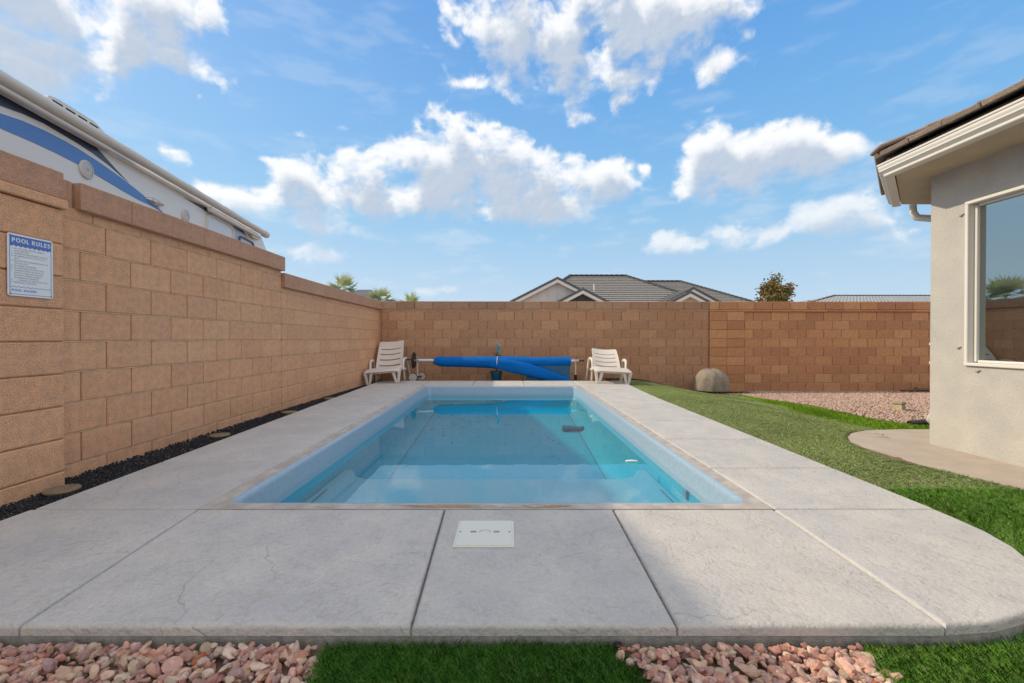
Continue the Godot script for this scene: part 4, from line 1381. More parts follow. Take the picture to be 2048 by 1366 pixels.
func build_deck_fittings() -> void:
	var l := thing("skimmer_lid", "square white plastic access lid set in the front deck slab", "access cover", Vector3(-0.099, 0.003, -1.974))
	var b := Mb.new()
	b.box(Vector3.ZERO, Vector3(0.262, 0.006, 0.262), 0.002)
	put("frame", b, M.lid_white, l)
	b = Mb.new()
	b.box(Vector3(0, 0.0045, 0), Vector3(0.242, 0.005, 0.246), 0.002)
	put("plate", b, M.lid_white, l)
	for x in [-0.052, 0.052]:
		b = Mb.new()
		b.box(Vector3(x, 0.0075, 0), Vector3(0.026, 0.002, 0.014), 0.0008)
		put("slot", b, M.lid_grey, l)
	b = Mb.new()
	for k in 10:
		var t0 := PI * k / 10
		var t1 := PI * (k + 1) / 10
		var r0 := 0.026
		var r1 := 0.0225
		b.quad2(Vector3(cos(t0) * r0, 0.0076, -sin(t0) * r0 + 0.006), Vector3(cos(t1) * r0, 0.0076, -sin(t1) * r0 + 0.006), Vector3(cos(t1) * r1, 0.0076, -sin(t1) * r1 + 0.006), Vector3(cos(t0) * r1, 0.0076, -sin(t0) * r1 + 0.006), Vector3.UP)
	put("finger_pull", b, M.lid_grey, l)
	for x in [-0.11, 0.11]:
		b = Mb.new()
		b.lathe(Vector3(x, 0.007, 0), Vector3.UP, [[0.005, 0.0], [0.005, 0.0012], [0.0, 0.002]], 10, false)
		put("screw", b, M.lid_grey, l)
	# round covers in the dark gravel
	var first: Node3D = null
	var spots := [[-2.655, -2.62, "nearest round tan sprinkler cover in the dark gravel, at the foot of the sign pier"], [-2.68, -4.10, "second round tan sprinkler cover from the sign pier in the dark gravel"], [-2.665, -5.38, "third round tan sprinkler cover from the sign pier in the dark gravel"], [-2.66, -6.6, "fourth round tan sprinkler cover from the sign pier in the dark gravel"]]
	for q in spots:
		if first == null:
			first = thing("sprinkler_cover", q[2], "sprinkler cover", Vector3(q[0], -0.035, q[1]), 0.3, "round covers in the dark gravel strip")
			b = Mb.new()
			b.lathe(Vector3.ZERO, Vector3.UP, [[0.07, -0.05], [0.07, 0.0], [0.083, 0.004], [0.086, 0.014], [0.08, 0.021], [0.06, 0.024]], 26, false)
			put("rim", b, M.cover_tan, first)
			b = Mb.new()
			b.lathe(Vector3.ZERO, Vector3.UP, [[0.061, 0.024], [0.057, 0.020], [0.03, 0.0205], [0.0, 0.021]], 26, false)
			put("lid", b, M.cover_tan, first)
		else:
			dup(first, q[2], Vector3(q[0], -0.035, q[1]), q[1])

# a bent shell, u across and v along, with slots left out; at(u, v) gives its middle
func shell(b: Mb, at: Callable, us: Array, vs: Array, hole: Callable, thick: float) -> void:
	var nu := us.size()
	var nv := vs.size()
	var mid := []
	var nor := []
	for i in nu:
		var row := []
		for j in nv:
			row.append((at as Callable).call(us[i], vs[j]))
		mid.append(row)
	for i in nu:
		var row := []
		for j in nv:
			var du: Vector3 = mid[mini(i + 1, nu - 1)][j] - mid[maxi(i - 1, 0)][j]
			var dv: Vector3 = mid[i][mini(j + 1, nv - 1)] - mid[i][maxi(j - 1, 0)]
			row.append(du.cross(dv).normalized())
		nor.append(row)
	var open := func(i: int, j: int) -> bool:
		if i < 0 or j < 0 or i >= nu - 1 or j >= nv - 1:
			return true
		return (hole as Callable).call((us[i] + us[i + 1]) * 0.5, (vs[j] + vs[j + 1]) * 0.5)
	var h := thick * 0.5
	for i in nu - 1:
		for j in nv - 1:
			if open.call(i, j):
				continue
			var c := [[i, j], [i + 1, j], [i + 1, j + 1], [i, j + 1]]
			var f := []
			var k := []
			var n := []
			for q in c:
				n.append(nor[q[0]][q[1]])
				f.append(mid[q[0]][q[1]] + nor[q[0]][q[1]] * h)
				k.append(mid[q[0]][q[1]] - nor[q[0]][q[1]] * h)
			b.squad(f[0], f[1], f[2], f[3], n[0], n[1], n[2], n[3])
			b.squad(k[0], k[1], k[2], k[3], -n[0], -n[1], -n[2], -n[3])
			var ctr: Vector3 = (f[0] + f[1] + f[2] + f[3]) * 0.25
			for e in [[i, j - 1, 0, 1], [i + 1, j, 1, 2], [i, j + 1, 2, 3], [i - 1, j, 3, 0]]:
				if open.call(e[0], e[1]):
					var m: Vector3 = (f[e[2]] + f[e[3]]) * 0.5 - ctr
					b.quad2(f[e[2]], f[e[3]], k[e[3]], k[e[2]], m)

func seq(a: float, b: float, n: int) -> Array:
	var out := []
	for i in n + 1:
		out.append(lerpf(a, b, float(i) / n))
	return out

func build_chair(label: String, at: Vector3, turn: float, roll: float, top_y: float, top_z: float) -> Node3D:
	# own frame: foot end towards +z
	var c := thing("lounge_chair", label, "lounge chair", at, turn, "white resin loungers at the far end of the pool")
	c.rotation.z = roll
	var hinge := Vector3(0, 0.255, -0.64)
	var top := Vector3(0, top_y, top_z)
	var b := Mb.new()
	var back := func(u: float, v: float) -> Vector3:
		var hw := lerpf(0.285, 0.262, v)
		if v > 0.93:
			hw *= 1.0 - 0.10 * pow((v - 0.93) / 0.07, 2.0)
		var p := hinge.lerp(top, v)
		var dir := (top - hinge).normalized()
		var nrm := Vector3(1, 0, 0).cross(dir)
		p += nrm * (-0.035 * (1.0 - u * u) + 0.03 * sin(v * PI))
		p += dir * (0.012 * (u * u) if v > 0.02 and v < 0.98 else -0.004 * u * u)
		return p + Vector3(u * hw, 0, 0)
	var vs := seq(0.0, 0.10, 2) + [0.135, 0.20, 0.29, 0.325, 0.39, 0.48, 0.515, 0.58, 0.67, 0.705, 0.77, 0.84, 0.90, 0.94, 0.965, 0.985, 1.0]
	var slot := func(u: float, v: float) -> bool:
		return absf(u) < 0.79 and ((v > 0.10 and v < 0.135) or (v > 0.29 and v < 0.325) or (v > 0.48 and v < 0.515) or (v > 0.67 and v < 0.705))
	var us := [-1.0, -0.93, -0.79] + seq(-0.65, 0.65, 8) + [0.79, 0.93, 1.0]
	shell(b, back, us, vs, slot, 0.022)
	put("backrest", b, M.resin, c)
	b = Mb.new()
	var prof := [[0.02, 0.235], [0.0, 0.258], [-0.06, 0.266], [-0.16, 0.280], [-0.28, 0.296], [-0.40, 0.290], [-0.52, 0.268], [-0.66, 0.245]]
	var seat := func(u: float, v: float) -> Vector3:
		var k := clampf(v * 7.0, 0, 6.999)
		var i := int(k)
		var z := lerpf(prof[i][0], prof[i + 1][0], k - i)
		var y := lerpf(prof[i][1], prof[i + 1][1], k - i)
		return Vector3(u * 0.335, y - 0.012 * pow(absf(u), 6.0), z)
	var sslot := func(u: float, v: float) -> bool:
		return absf(u) < 0.79 and fmod(v * 7.0, 1.0) > 0.86 and v > 0.14
	shell(b, seat, us, [0.0, 0.07] + seq(0.14, 0.9975, 42), sslot, 0.022)
	put("seat", b, M.resin, c)
	for s in [-1.0, 1.0]:
		# side rail
		b = Mb.new()
		var rings := []
		for q in prof:
			rings.append([Vector3(s * 0.345, q[1] - 0.002, q[0]), Vector3(s * 0.31, q[1] - 0.004, q[0]), Vector3(s * 0.315, q[1] - 0.055, q[0]), Vector3(s * 0.345, q[1] - 0.055, q[0])])
		b.loft(rings, true, true, true)
		put("side_rail", b, M.resin, c)
		# foot-end leg: two bars that meet at the foot
		b = Mb.new()
		for q in [[0.335, 0.300, 0.03], [0.215, 0.262, -0.03]]:
			var r2 := []
			for k in [[q[0], 0.235, 0.032], [lerpf(q[0], q[1], 0.5), 0.11, 0.026], [q[1] , 0.0, 0.022]]:
				var x: float = s * k[0]
				r2.append([Vector3(x - k[2], k[1], -0.01), Vector3(x + k[2], k[1], -0.01), Vector3(x + k[2], k[1], -0.06), Vector3(x - k[2], k[1], -0.06)])
			b.loft(r2, true, true, true)
		b.box(Vector3(s * 0.281, 0.014, -0.035), Vector3(0.085, 0.028, 0.055), 0.008)
		b.box(Vector3(s * 0.275, 0.225, -0.04), Vector3(0.16, 0.04, 0.06), 0.008)
		put("leg", b, M.resin, c)
		# arm loop that comes down as the rear leg
		b = Mb.new()
		b.tube([Vector3(s * 0.335, 0.22, -0.42), Vector3(s * 0.34, 0.36, -0.45), Vector3(s * 0.345, 0.425, -0.49), Vector3(s * 0.35, 0.445, -0.56), Vector3(s * 0.352, 0.445, -0.72), Vector3(s * 0.355, 0.42, -0.79), Vector3(s * 0.36, 0.33, -0.83), Vector3(s * 0.37, 0.14, -0.87), Vector3(s * 0.375, -0.03, -0.90)], [0.03, 0.03, 0.031, 0.032, 0.032, 0.031, 0.03, 0.027, 0.026], 8, true, 0.8, Vector3(1, 0, 0))
		put("armrest", b, M.resin, c)
		b = Mb.new()
		b.box(Vector3(s * 0.30, 0.21, -0.74), Vector3(0.035, 0.05, 0.34), 0.008)
		b.box(Vector3(s * 0.30, 0.09, -0.66), Vector3(0.035, 0.22, 0.05), 0.008)
		put("rear_leg", b, M.resin, c)
	b = Mb.new()
	b.box(Vector3(0, 0.205, -0.62), Vector3(0.58, 0.045, 0.05), 0.008)
	b.box(Vector3(0, 0.215, -0.05), Vector3(0.40, 0.03, 0.04), 0.008)
	put("cross_bar", b, M.resin, c)
	return c

func spoked(b: Mb, at: Vector3, axis: Vector3, r: float, t: float, holes: int) -> void:
	# a disc with a ring of round holes, from an outline split into sectors
	var a := axis.normalized()
	var x := a.cross(Vector3(0, 0, 1) if absf(a.z) < 0.9 else Vector3(1, 0, 0)).normalized()
	var y := a.cross(x)
	var rs := [0.0, 0.30, 0.48, 0.72, 0.9, 1.0]
	var n := holes * 6
	var cell := func(ri: int, k: int) -> bool: return ri == 2 and (k % 6 == 1 or k % 6 == 2 or k % 6 == 3)
	for ri in 5:
		for k in n:
			if cell.call(ri, k):
				continue
			var p := []
			for e in [[ri, k], [ri + 1, k], [ri + 1, k + 1], [ri, k + 1]]:
				var ang: float = TAU * e[1] / n
				p.append(at + (x * cos(ang) + y * sin(ang)) * r * rs[e[0]])
			var lift := t if ri >= 3 or ri == 0 else t * 0.6
			b.quad2(p[0] + a * lift, p[1] + a * lift, p[2] + a * lift, p[3] + a * lift, a)
			b.quad2(p[0] - a * lift, p[1] - a * lift, p[2] - a * lift, p[3] - a * lift, -a)

func build_reel() -> void:
	var r := thing("cover_reel", "pool cover reel with black hand wheel and aluminium roller against the back wall", "pool cover reel")
	var y := 0.40
	var z := -9.45
	var b := Mb.new()
	b.tube([Vector3(-1.90, y + 0.005, z), Vector3(1.46, y - 0.003, z)], 0.037, 14)
	put("roller", b, M.aluminium, r)
	b = Mb.new()
	b.tube([Vector3(-2.05, y + 0.012, z), Vector3(-1.88, y + 0.008, z)], 0.02, 10)
	b.box(Vector3(-1.93, y - 0.0, z), Vector3(0.05, 0.075, 0.06), 0.01)
	b.tube([Vector3(-1.935, y + 0.03, z), Vector3(-1.935, y + 0.075, z)], 0.012, 8)
	b.tube([Vector3(-1.965, y + 0.078, z), Vector3(-1.905, y + 0.078, z)], 0.009, 8)
	put("bearing", b, M.reel_grey, r)
	b = Mb.new()
	b.tube([Vector3(-1.925, y - 0.02, z), Vector3(-1.925, 0.07, z)], 0.021, 10)
	put("post", b, M.reel_post, r)
	var hw := Node3D.new()
	hw.name = "hand_wheel"
	r.add_child(hw, true)
	b = Mb.new()
	spoked(b, Vector3(-2.0, y + 0.01, z), Vector3(1, 0, 0.05), 0.172, 0.012, 6)
	put("disc", b, M.black_plastic, hw)
	b = Mb.new()
	var path := []
	for k in 33:
		path.append(Vector3(-2.0, y + 0.01 + 0.165 * sin(TAU * k / 32), z + 0.165 * cos(TAU * k / 32)))
	b.tube(path, 0.014, 8, false, 1.0, Vector3(1, 0, 0))
	put("rim", b, M.black_plastic, hw)
	b = Mb.new()
	b.tube([Vector3(-2.02, y + 0.03, z + 0.10), Vector3(-2.15, y + 0.03, z + 0.10)], 0.014, 8)
	put("grip", b, M.black_plastic, hw)
	for q in [[-1.985, z + 0.16], [-1.865, z - 0.16]]:
		var w := Node3D.new()
		w.name = numbered("wheel", r)
		r.add_child(w, true)
		b = Mb.new()
		b.lathe(Vector3(q[0], 0.055, q[1]), Vector3(0, 0, 1), [[0.07, -0.018], [0.088, -0.016], [0.092, 0.0], [0.088, 0.016], [0.07, 0.018]], 24, false)
		put("tyre", b, M.black_plastic, w)
		b = Mb.new()
		spoked(b, Vector3(q[0], 0.055, q[1]), Vector3(0, 0, 1), 0.081, 0.021, 7)
		put("hub", b, M.wheel_white, w)
	b = Mb.new()
	b.tube([Vector3(-1.985, 0.055, z + 0.15), Vector3(-1.865, 0.055, z - 0.15)], 0.014, 8)
	put("axle", b, M.black_plastic, r)
	# right-hand stand
	b = Mb.new()
	b.tube([Vector3(1.47, y + 0.02, z), Vector3(1.47, 0.10, z)], 0.022, 10)
	put("post", b, M.reel_post, r)
	b = Mb.new()
	b.tube([Vector3(1.47, 0.10, z), Vector3(1.47, -0.09, z)], 0.03, 10)
	b.box(Vector3(1.47, -0.07, z), Vector3(0.06, 0.05, 0.5), 0.01)
	put("stand_foot", b, M.black_plastic, r)
	b = Mb.new()
	b.tube([Vector3(1.40, y - 0.004, z), Vector3(1.54, y - 0.004, z)], 0.032, 12)
	put("bearing", b, M.reel_grey, r)
	b = Mb.new()
	b.tube([Vector3(1.535, y, z), Vector3(1.66, y + 0.004, z)], 0.017, 8)
	put("handle", b, M.black_plastic, r)
	# the cover wound on it
	var c := thing("pool_cover", "bright blue pool cover rolled on the reel, its end twisted down to the ground", "pool cover")
	var nz := noise(2.3, 3, FastNoiseLite.TYPE_SIMPLEX_SMOOTH, 61)
	var rings := []
	for i in 71:
		var t := i / 70.0
		var x := lerpf(-1.575, 1.362, t)
		var rad := 0.062 + 0.045 * smoothstep(0.0, 0.05, t)
		rad += 0.018 * smoothstep(0.15, 0.5, t) - 0.02 * smoothstep(0.55, 0.8, t)
		if t < 0.012:
			rad *= 0.8
		var ring := []
		for j in 28:
			var a := TAU * j / 28
			var wob := 1.0 + 0.05 * nz.get_noise_3d(x * 2.2, cos(a) * 0.9, sin(a) * 0.9) + 0.025 * sin(a * 2.0 + x * 1.6)
			ring.append(Vector3(x + 0.01 * sin(a * 3.0) * (1.0 if t < 0.03 else 0.0), y - 0.012 - 0.022 * sin(PI * t) + sin(a) * rad * wob, z + cos(a) * rad * wob))
		rings.append(ring)
	b = Mb.new()
	b.loft(rings, true, true, true)
	put("roll", b, M.cover_blue, c)
	# the twisted end: a thick fold that leaves the roll and drops to the right
	rings = []
	var line := [Vector3(-0.62, 0.395, z + 0.055), Vector3(-0.30, 0.36, z + 0.075), Vector3(0.02, 0.315, z + 0.105), Vector3(0.32, 0.245, z + 0.125), Vector3(0.62, 0.165, z + 0.12), Vector3(0.92, 0.075, z + 0.11), Vector3(1.20, -0.01, z + 0.10), Vector3(1.40, -0.075, z + 0.10)]
	var hv := [0.05, 0.095, 0.125, 0.135, 0.125, 0.11, 0.095, 0.06]
	for i in 57:
		var k := clampf(i / 8.0, 0, 6.999)
		var q := int(k)
		var f := k - q
		var p: Vector3 = line[q].cubic_interpolate(line[q + 1], line[maxi(q - 1, 0)], line[mini(q + 2, 7)], f)
		var hh := lerpf(hv[q], hv[q + 1], f)
		var ring := []
		for j in 24:
			var a := TAU * j / 24
			var fold := 1.0 + 0.12 * nz.get_noise_3d(p.x * 3.0, cos(a) * 1.5, sin(a) * 1.5) + 0.07 * sin(a * 3.0 + p.x * 5.0)
			ring.append(p + Vector3(0.18 * sin(a) * hh, sin(a) * hh * fold, cos(a) * 0.052 * fold))
		rings.append(ring)
	b = Mb.new()
	b.loft(rings, true, true, true)
	put("twisted_end", b, M.cover_blue, c)
	# the sheet that hangs behind the fold
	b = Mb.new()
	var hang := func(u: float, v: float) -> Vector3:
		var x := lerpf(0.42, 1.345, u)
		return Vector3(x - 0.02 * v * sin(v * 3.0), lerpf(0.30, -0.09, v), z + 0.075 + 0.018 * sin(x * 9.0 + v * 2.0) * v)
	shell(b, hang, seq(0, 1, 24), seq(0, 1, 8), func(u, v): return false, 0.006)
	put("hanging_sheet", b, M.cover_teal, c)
	b = Mb.new()
	path = []
	for k in 29:
		var a := TAU * k / 28
		path.append(Vector3(-0.215 + 0.012 * sin(a), y - 0.03 + sin(a) * 0.128, z + cos(a) * 0.128 + 0.005))
	b.tube(path, 0.0065, 6, false, 1.0, Vector3(1, 0, 0))
	put("tie_cord", b, M.white_plastic, c)

func build_plant() -> void:
	var p := thing("potted_plant", "artificial plant with a turquoise flower spike in a teal pot behind the rolled cover", "potted plant", Vector3(-0.235, -0.085, -9.66))
	var b := Mb.new()
	b.flathe(Vector3.ZERO, Vector3.UP, [[0.098, 0.0], [0.128, 0.215], [0.138, 0.218], [0.138, 0.25], [0.126, 0.25], [0.12, 0.22]], 26)
	put("pot", b, M.pot_teal, p)
	b = Mb.new()
	b.tube([Vector3(0, 0.2, 0), Vector3(0.01, 0.4, -0.01), Vector3(0.03, 0.6, -0.0), Vector3(0.045, 0.83, 0.0)], [0.01, 0.009, 0.008, 0.004], 7)
	put("stem", b, M.leaf_dark, p)
	rng.seed = 91
	for k in 13:
		var a := TAU * k / 6.5 + rng.randf_range(-0.3, 0.3)
		var base := 0.30 + (0.0 if k < 6 else 0.29) + rng.randf_range(-0.03, 0.03)
		var len := rng.randf_range(0.10, 0.15) if k < 6 else rng.randf_range(0.08, 0.13)
		leaf(p, "leaf", Vector3(0.02, base, 0), Vector3(cos(a), rng.randf_range(0.15, 0.7), sin(a)).normalized(), len, 0.028, M.leaf_dark)
	for k in 26:
		var t := k / 25.0
		var a := k * 2.4
		var d := Vector3(cos(a), 0.6 + 1.4 * t, sin(a)).normalized()
		leaf(p, "petal", Vector3(0.033 + 0.012 * t, 0.62 + 0.19 * t, 0), d, lerpf(0.085, 0.06, t), 0.018, M.petal if k % 3 else M.petal_pale)

func leaf(parent: Node, called: String, at: Vector3, d: Vector3, len: float, w: float, material: Material) -> void:
	var b := Mb.new()
	var s := d.cross(Vector3.UP).normalized()
	if s.length() < 0.1:
		s = Vector3(1, 0, 0)
	var u := s.cross(d).normalized()
	var us := [0.0, 0.25, 0.55, 0.85, 1.0]
	var ws := [0.25, 0.8, 1.0, 0.55, 0.03]
	for i in 4:
		for k in [-1.0, 1.0]:
			var p := []
			for e in [[i, 0.0], [i, 1.0], [i + 1, 1.0], [i + 1, 0.0]]:
				var t: float = us[e[0]]
				p.append(at + d * len * t - u * len * 0.25 * t * t + s * k * w * ws[e[0]] * e[1] + u * w * 0.3 * e[1])
			b.quad2(p[0], p[1], p[2], p[3], u)
	put(called, b, material, parent)

func build_small_things() -> void:
	# artificial boulder
	var nz := noise(2.6, 4, FastNoiseLite.TYPE_SIMPLEX_SMOOTH, 71)
	var b := Mb.new()
	var rings := []
	for i in 15:
		var t := i / 14.0
		var ring := []
		for j in 36:
			var a := TAU * j / 36
			var prof := pow(maxf(0.0, 1.0 - pow(t, 3.4)), 0.55)
			var x := cos(a)
			var zz := sin(a)
			var facet := 1.0 + 0.075 * absf(cos(a * 2.5 + 0.9)) - 0.04 + 0.10 * nz.get_noise_3d(x * 0.7, t * 0.6, zz * 0.7)
			var crease := 0.13 * exp(-pow(angle_difference(a, 1.25 + 0.15 * t) / 0.13, 2.0)) * (1.0 - 0.4 * t) + 0.10 * exp(-pow(angle_difference(a, 2.15 - 0.2 * t) / 0.12, 2.0))
			var r := prof * (facet - crease)
			ring.append(Vector3(x * 0.375 * r - 0.03 * t, t * 0.475 + 0.02 * nz.get_noise_3d(x * 2.0, 3.0, zz * 2.0) * t, zz * 0.30 * r))
		rings.append(ring)
	b.loft(rings, true, false, true)
	var rock := put("artificial_rock", b, M.rock)
	rock.position = Vector3(4.44, -0.235, -9.52)
	tag(rock, "grey-brown dome-shaped artificial rock on the turf edge before the back wall pier", "rock")
	# drainage by the house
	var d := thing("drain_pipe", "black corrugated drain hose coming from the house corner onto the gravel", "drain pipe")
	b = Mb.new()
	var path := []
	var rad := []
	for i in 41:
		var t := i / 40.0
		path.append(Vector3(4.80 - 0.25 * t, -0.06 - 0.03 * t, -4.93 - 0.04 * t))
		rad.append(0.042 if i % 4 < 2 else 0.034)
	b.tube(path, rad, 14, true)
	put("hose", b, M.black_plastic, d)
	b = Mb.new()
	b.tube([Vector3(4.72, 0.03, -4.85), Vector3(4.745, -0.03, -4.9), Vector3(4.80, -0.055, -4.93)], [0.05, 0.055, 0.056], 12)
	put("elbow", b, M.white_plastic, d)
	# capped pipe in the gravel
	var v := thing("irrigation_riser", "short cream square post with a tan cap standing in the pink gravel bed", "irrigation box", Vector3(5.62, -0.19, -6.30), 0.5)
	b = Mb.new()
	b.box(Vector3(0, 0.055, 0), Vector3(0.115, 0.13, 0.115), 0.008)
	put("post", b, M.cream_plastic, v)
	b = Mb.new()
	b.box(Vector3(0, 0.145, 0), Vector3(0.125, 0.045, 0.125), 0.01)
	put("cap", b, M.tan_plastic, v)
	# boards by the wall
	var w := thing("board_pile", "dark and brown wooden boards lying at the wall foot beside the house", "boards", Vector3(9.35, -0.33, -9.9))
	b = Mb.new()
	b.box(Vector3(0, 0.02, 0), Vector3(0.9, 0.04, 0.14), 0.005)
	put("board", b, M.board_dark, w)
	b = Mb.new()
	b.box(Vector3(0.12, 0.085, -0.02), Vector3(0.5, 0.045, 0.09), 0.005)
	put("board", b, M.board_brown, w)
	# black corner of a buried edging box beside the front turf
	b = Mb.new()
	b.box(Vector3(0.338, -0.055, -1.325), Vector3(0.022, 0.024, 0.022), 0.003)
	tag(put("edging_stake", b, M.black_plastic), "black plastic edging stake between the front turf and the pink gravel", "edging stake")
	# unidentified dark tube shape lying in the water
	var s := thing("submerged_tube", "dark teal tube-shaped object lying under water near the right side of the pool", "pool toy", Vector3(0.98, -0.50, -6.6))
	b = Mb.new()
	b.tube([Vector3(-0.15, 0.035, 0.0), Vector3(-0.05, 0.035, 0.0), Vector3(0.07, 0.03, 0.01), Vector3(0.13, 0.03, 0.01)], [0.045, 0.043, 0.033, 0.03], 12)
	put("tube", b, M.tube_teal, s)
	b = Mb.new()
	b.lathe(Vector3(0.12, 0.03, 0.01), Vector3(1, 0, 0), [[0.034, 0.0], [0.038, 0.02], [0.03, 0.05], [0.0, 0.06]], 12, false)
	put("tip", b, M.tube_teal, s)
	b = Mb.new()
	b.tube([Vector3(-0.05, 0, 0.0), Vector3(-0.035, 0.004, 0.0), Vector3(0.0, 0.006, 0.004), Vector3(0.04, 0.004, 0.002), Vector3(0.055, 0, 0.0)], [0.006, 0.013, 0.015, 0.012, 0.004], 10, true, 0.6)
	var fl := put("plastic_float", b, M.white_plastic)
	fl.position = Vector3(1.02, -0.128, -3.60)
	tag(fl, "small white plastic piece floating on the water near the right pool edge", "float")
	# fallen leaves: on the pool floor, the deck and the turf
	rng.seed = 17
	var where := [["on the pool floor", -1.1, 1.0, -5.0, -7.9, 26], ["on the turf", 2.6, 4.2, -3.0, -7.5, 14], ["on the pink gravel", 4.9, 7.0, -6.0, -9.0, 12]]
	for q in where:
		b = Mb.new()
		for k in q[5]:
			var x := rng.randf_range(q[1], q[2])
			var z := rng.randf_range(q[3], q[4])
			var y := lerpf(-0.80, -0.42, (-z - 2.565) / 5.36) + 0.006
			if q[1] > 2.0:
				y = lawn_y(x, z) + 0.03 if q[1] < 4.0 else gravel_y(x, z) + 0.04
			elif rng.randf() < 0.6:
				x = lerpf(-1.15, -0.3, pow(rng.randf(), 1.6))
				z = rng.randf_range(-6.3, -7.9)
				y = lerpf(-0.80, -0.42, (-z - 2.565) / 5.36) + 0.006
			var a := rng.randf() * TAU
			var l := rng.randf_range(0.02, 0.045)
			var dx := Vector3(cos(a), 0, sin(a)) * l
			var dz := Vector3(-sin(a), 0.12, cos(a)) * l * 0.35
			var p := Vector3(x, y, z)
			b.tri(p - dx, p + dz, p + dx, Vector3.UP, Vector3.UP, Vector3.UP)
			b.tri(p - dx, p - dz + Vector3(0, 0.008, 0), p + dx, Vector3.UP, Vector3.UP, Vector3.UP)
		tag(put("fallen_leaves", b, M.dead_leaf), "small brown fallen leaves scattered " + q[0], "leaves", "", "stuff")

# ---------------------------------------------------------------- gravel and turf
func stone_mesh(seed_: int, rough: float, sub: int) -> Mb:
	rng.seed = seed_
	var g := (1.0 + sqrt(5.0)) / 2.0
	var p := []
	for q in [[-1, g, 0], [1, g, 0], [-1, -g, 0], [1, -g, 0], [0, -1, g], [0, 1, g], [0, -1, -g], [0, 1, -g], [g, 0, -1], [g, 0, 1], [-g, 0, -1], [-g, 0, 1]]:
		p.append(Vector3(q[0], q[1], q[2]).normalized())
	var f := [[0, 11, 5], [0, 5, 1], [0, 1, 7], [0, 7, 10], [0, 10, 11], [1, 5, 9], [5, 11, 4], [11, 10, 2], [10, 7, 6], [7, 1, 8], [3, 9, 4], [3, 4, 2], [3, 2, 6], [3, 6, 8], [3, 8, 9], [4, 9, 5], [2, 4, 11], [6, 2, 10], [8, 6, 7], [9, 8, 1]]
	for s in sub:
		var made := {}
		var nf := []
		for t in f:
			var m := []
			for e in [[t[0], t[1]], [t[1], t[2]], [t[2], t[0]]]:
				var key := "%d_%d" % [mini(e[0], e[1]), maxi(e[0], e[1])]
				if not made.has(key):
					made[key] = p.size()
					p.append(((p[e[0]] + p[e[1]]) * 0.5).normalized())
				m.append(made[key])
			nf.append_array([[t[0], m[0], m[2]], [t[1], m[1], m[0]], [t[2], m[2], m[1]], [m[0], m[1], m[2]]])
		f = nf
	# chip flat faces off the ball
	var cuts := []
	for k in 11:
		cuts.append([Vector3(rng.randfn(), rng.randfn(), rng.randfn()).normalized(), rng.randf_range(0.42, 0.78)])
	for i in p.size():
		var q: Vector3 = p[i] * rng.randf_range(1.0 - rough, 1.0 + rough)
		for c in cuts:
			var over: float = q.dot(c[0]) - c[1]
			if over > 0.0:
				q -= c[0] * over * 0.97
		p[i] = q
	var b := Mb.new()
	for t in f:
		b.out3(p[t[0]], p[t[1]], p[t[2]], p[t[0]] + p[t[1]] + p[t[2]])
	return b

func many(called: String, label: String, category: String, mesh, material: Material, places: Array, tints: Array) -> void:
	var mm := MultiMesh.new()
	mm.transform_format = MultiMesh.TRANSFORM_3D
	mm.use_colors = true
	mm.mesh = mesh.mesh() if mesh is Mb else mesh
	mm.instance_count = places.size()
	for i in places.size():
		mm.set_instance_transform(i, places[i])
		mm.set_instance_color(i, tints[i])
	var o := MultiMeshInstance3D.new()
	o.name = numbered(called, self)
	o.multimesh = mm
	o.material_override = material
	add_child(o, true)
	tag(o, label, category, "", "stuff")

func spin() -> Basis:
	return Basis(Quaternion(Vector3(rng.randfn(), rng.randfn(), rng.randfn()).normalized(), rng.randf() * TAU))

const PINKS := [[0.745, 0.416, 0.315], [0.659, 0.33, 0.243], [0.78, 0.602, 0.474], [0.516, 0.259, 0.215], [0.717, 0.488, 0.344], [0.66, 0.5, 0.42], [0.78, 0.458, 0.372], [0.602, 0.372, 0.315], [0.78, 0.516, 0.372], [0.573, 0.444, 0.315], [0.488, 0.315, 0.301], [0.6, 0.36, 0.28], [0.55, 0.31, 0.25]]

func pink() -> Color:
	var q: Array = PINKS[rng.randi() % PINKS.size()]
	var k := rng.randf_range(0.85, 1.15)
	if rng.randf() < 0.02:
		q = [0.45, 0.14, 0.06]
	return Color(q[0] * k, q[1] * k, q[2] * k)

func front_stones(called: String, label: String, xa: float, xb: float, edge: Callable, seed_: int, count: int) -> void:
	var kinds := []
	for k in 10:
		kinds.append(stone_mesh(200 + k, 0.035, 1))
	rng.seed = seed_
	var b := Mb.new()
	for i in count:
		var z := rng.randf_range(-1.335, -0.75)
		var x := rng.randf_range(xa, xb)
		if not (edge as Callable).call(x, z):
			continue
		var r := rng.randf_range(0.009, 0.019) if rng.randf() < 0.8 else rng.randf_range(0.018, 0.028)
		z = minf(z, -0.75)
		if z - r < -1.336:
			z = -1.336 + r
		var pile := 0.012 * smoothstep(-1.24, -1.33, z)
		var at := Vector3(x, -0.082 + rng.randf_range(0.0, 0.024) + pile, z)
		var s := Vector3(rng.randf_range(0.8, 1.4), rng.randf_range(0.55, 0.9), rng.randf_range(0.7, 1.1)) * r
		var t := Transform3D(Basis(Vector3.UP, rng.randf() * TAU) * Basis(Vector3(1, 0, 0), rng.randfn() * 0.5) * Basis(Vector3(0, 0, 1), rng.randfn() * 0.5) * Basis.from_scale(s), at)
		b.add(kinds[rng.randi() % 10], t, pink())
	var o := put(called, b, M.stone)
	tag(o, label, "gravel", "", "stuff")

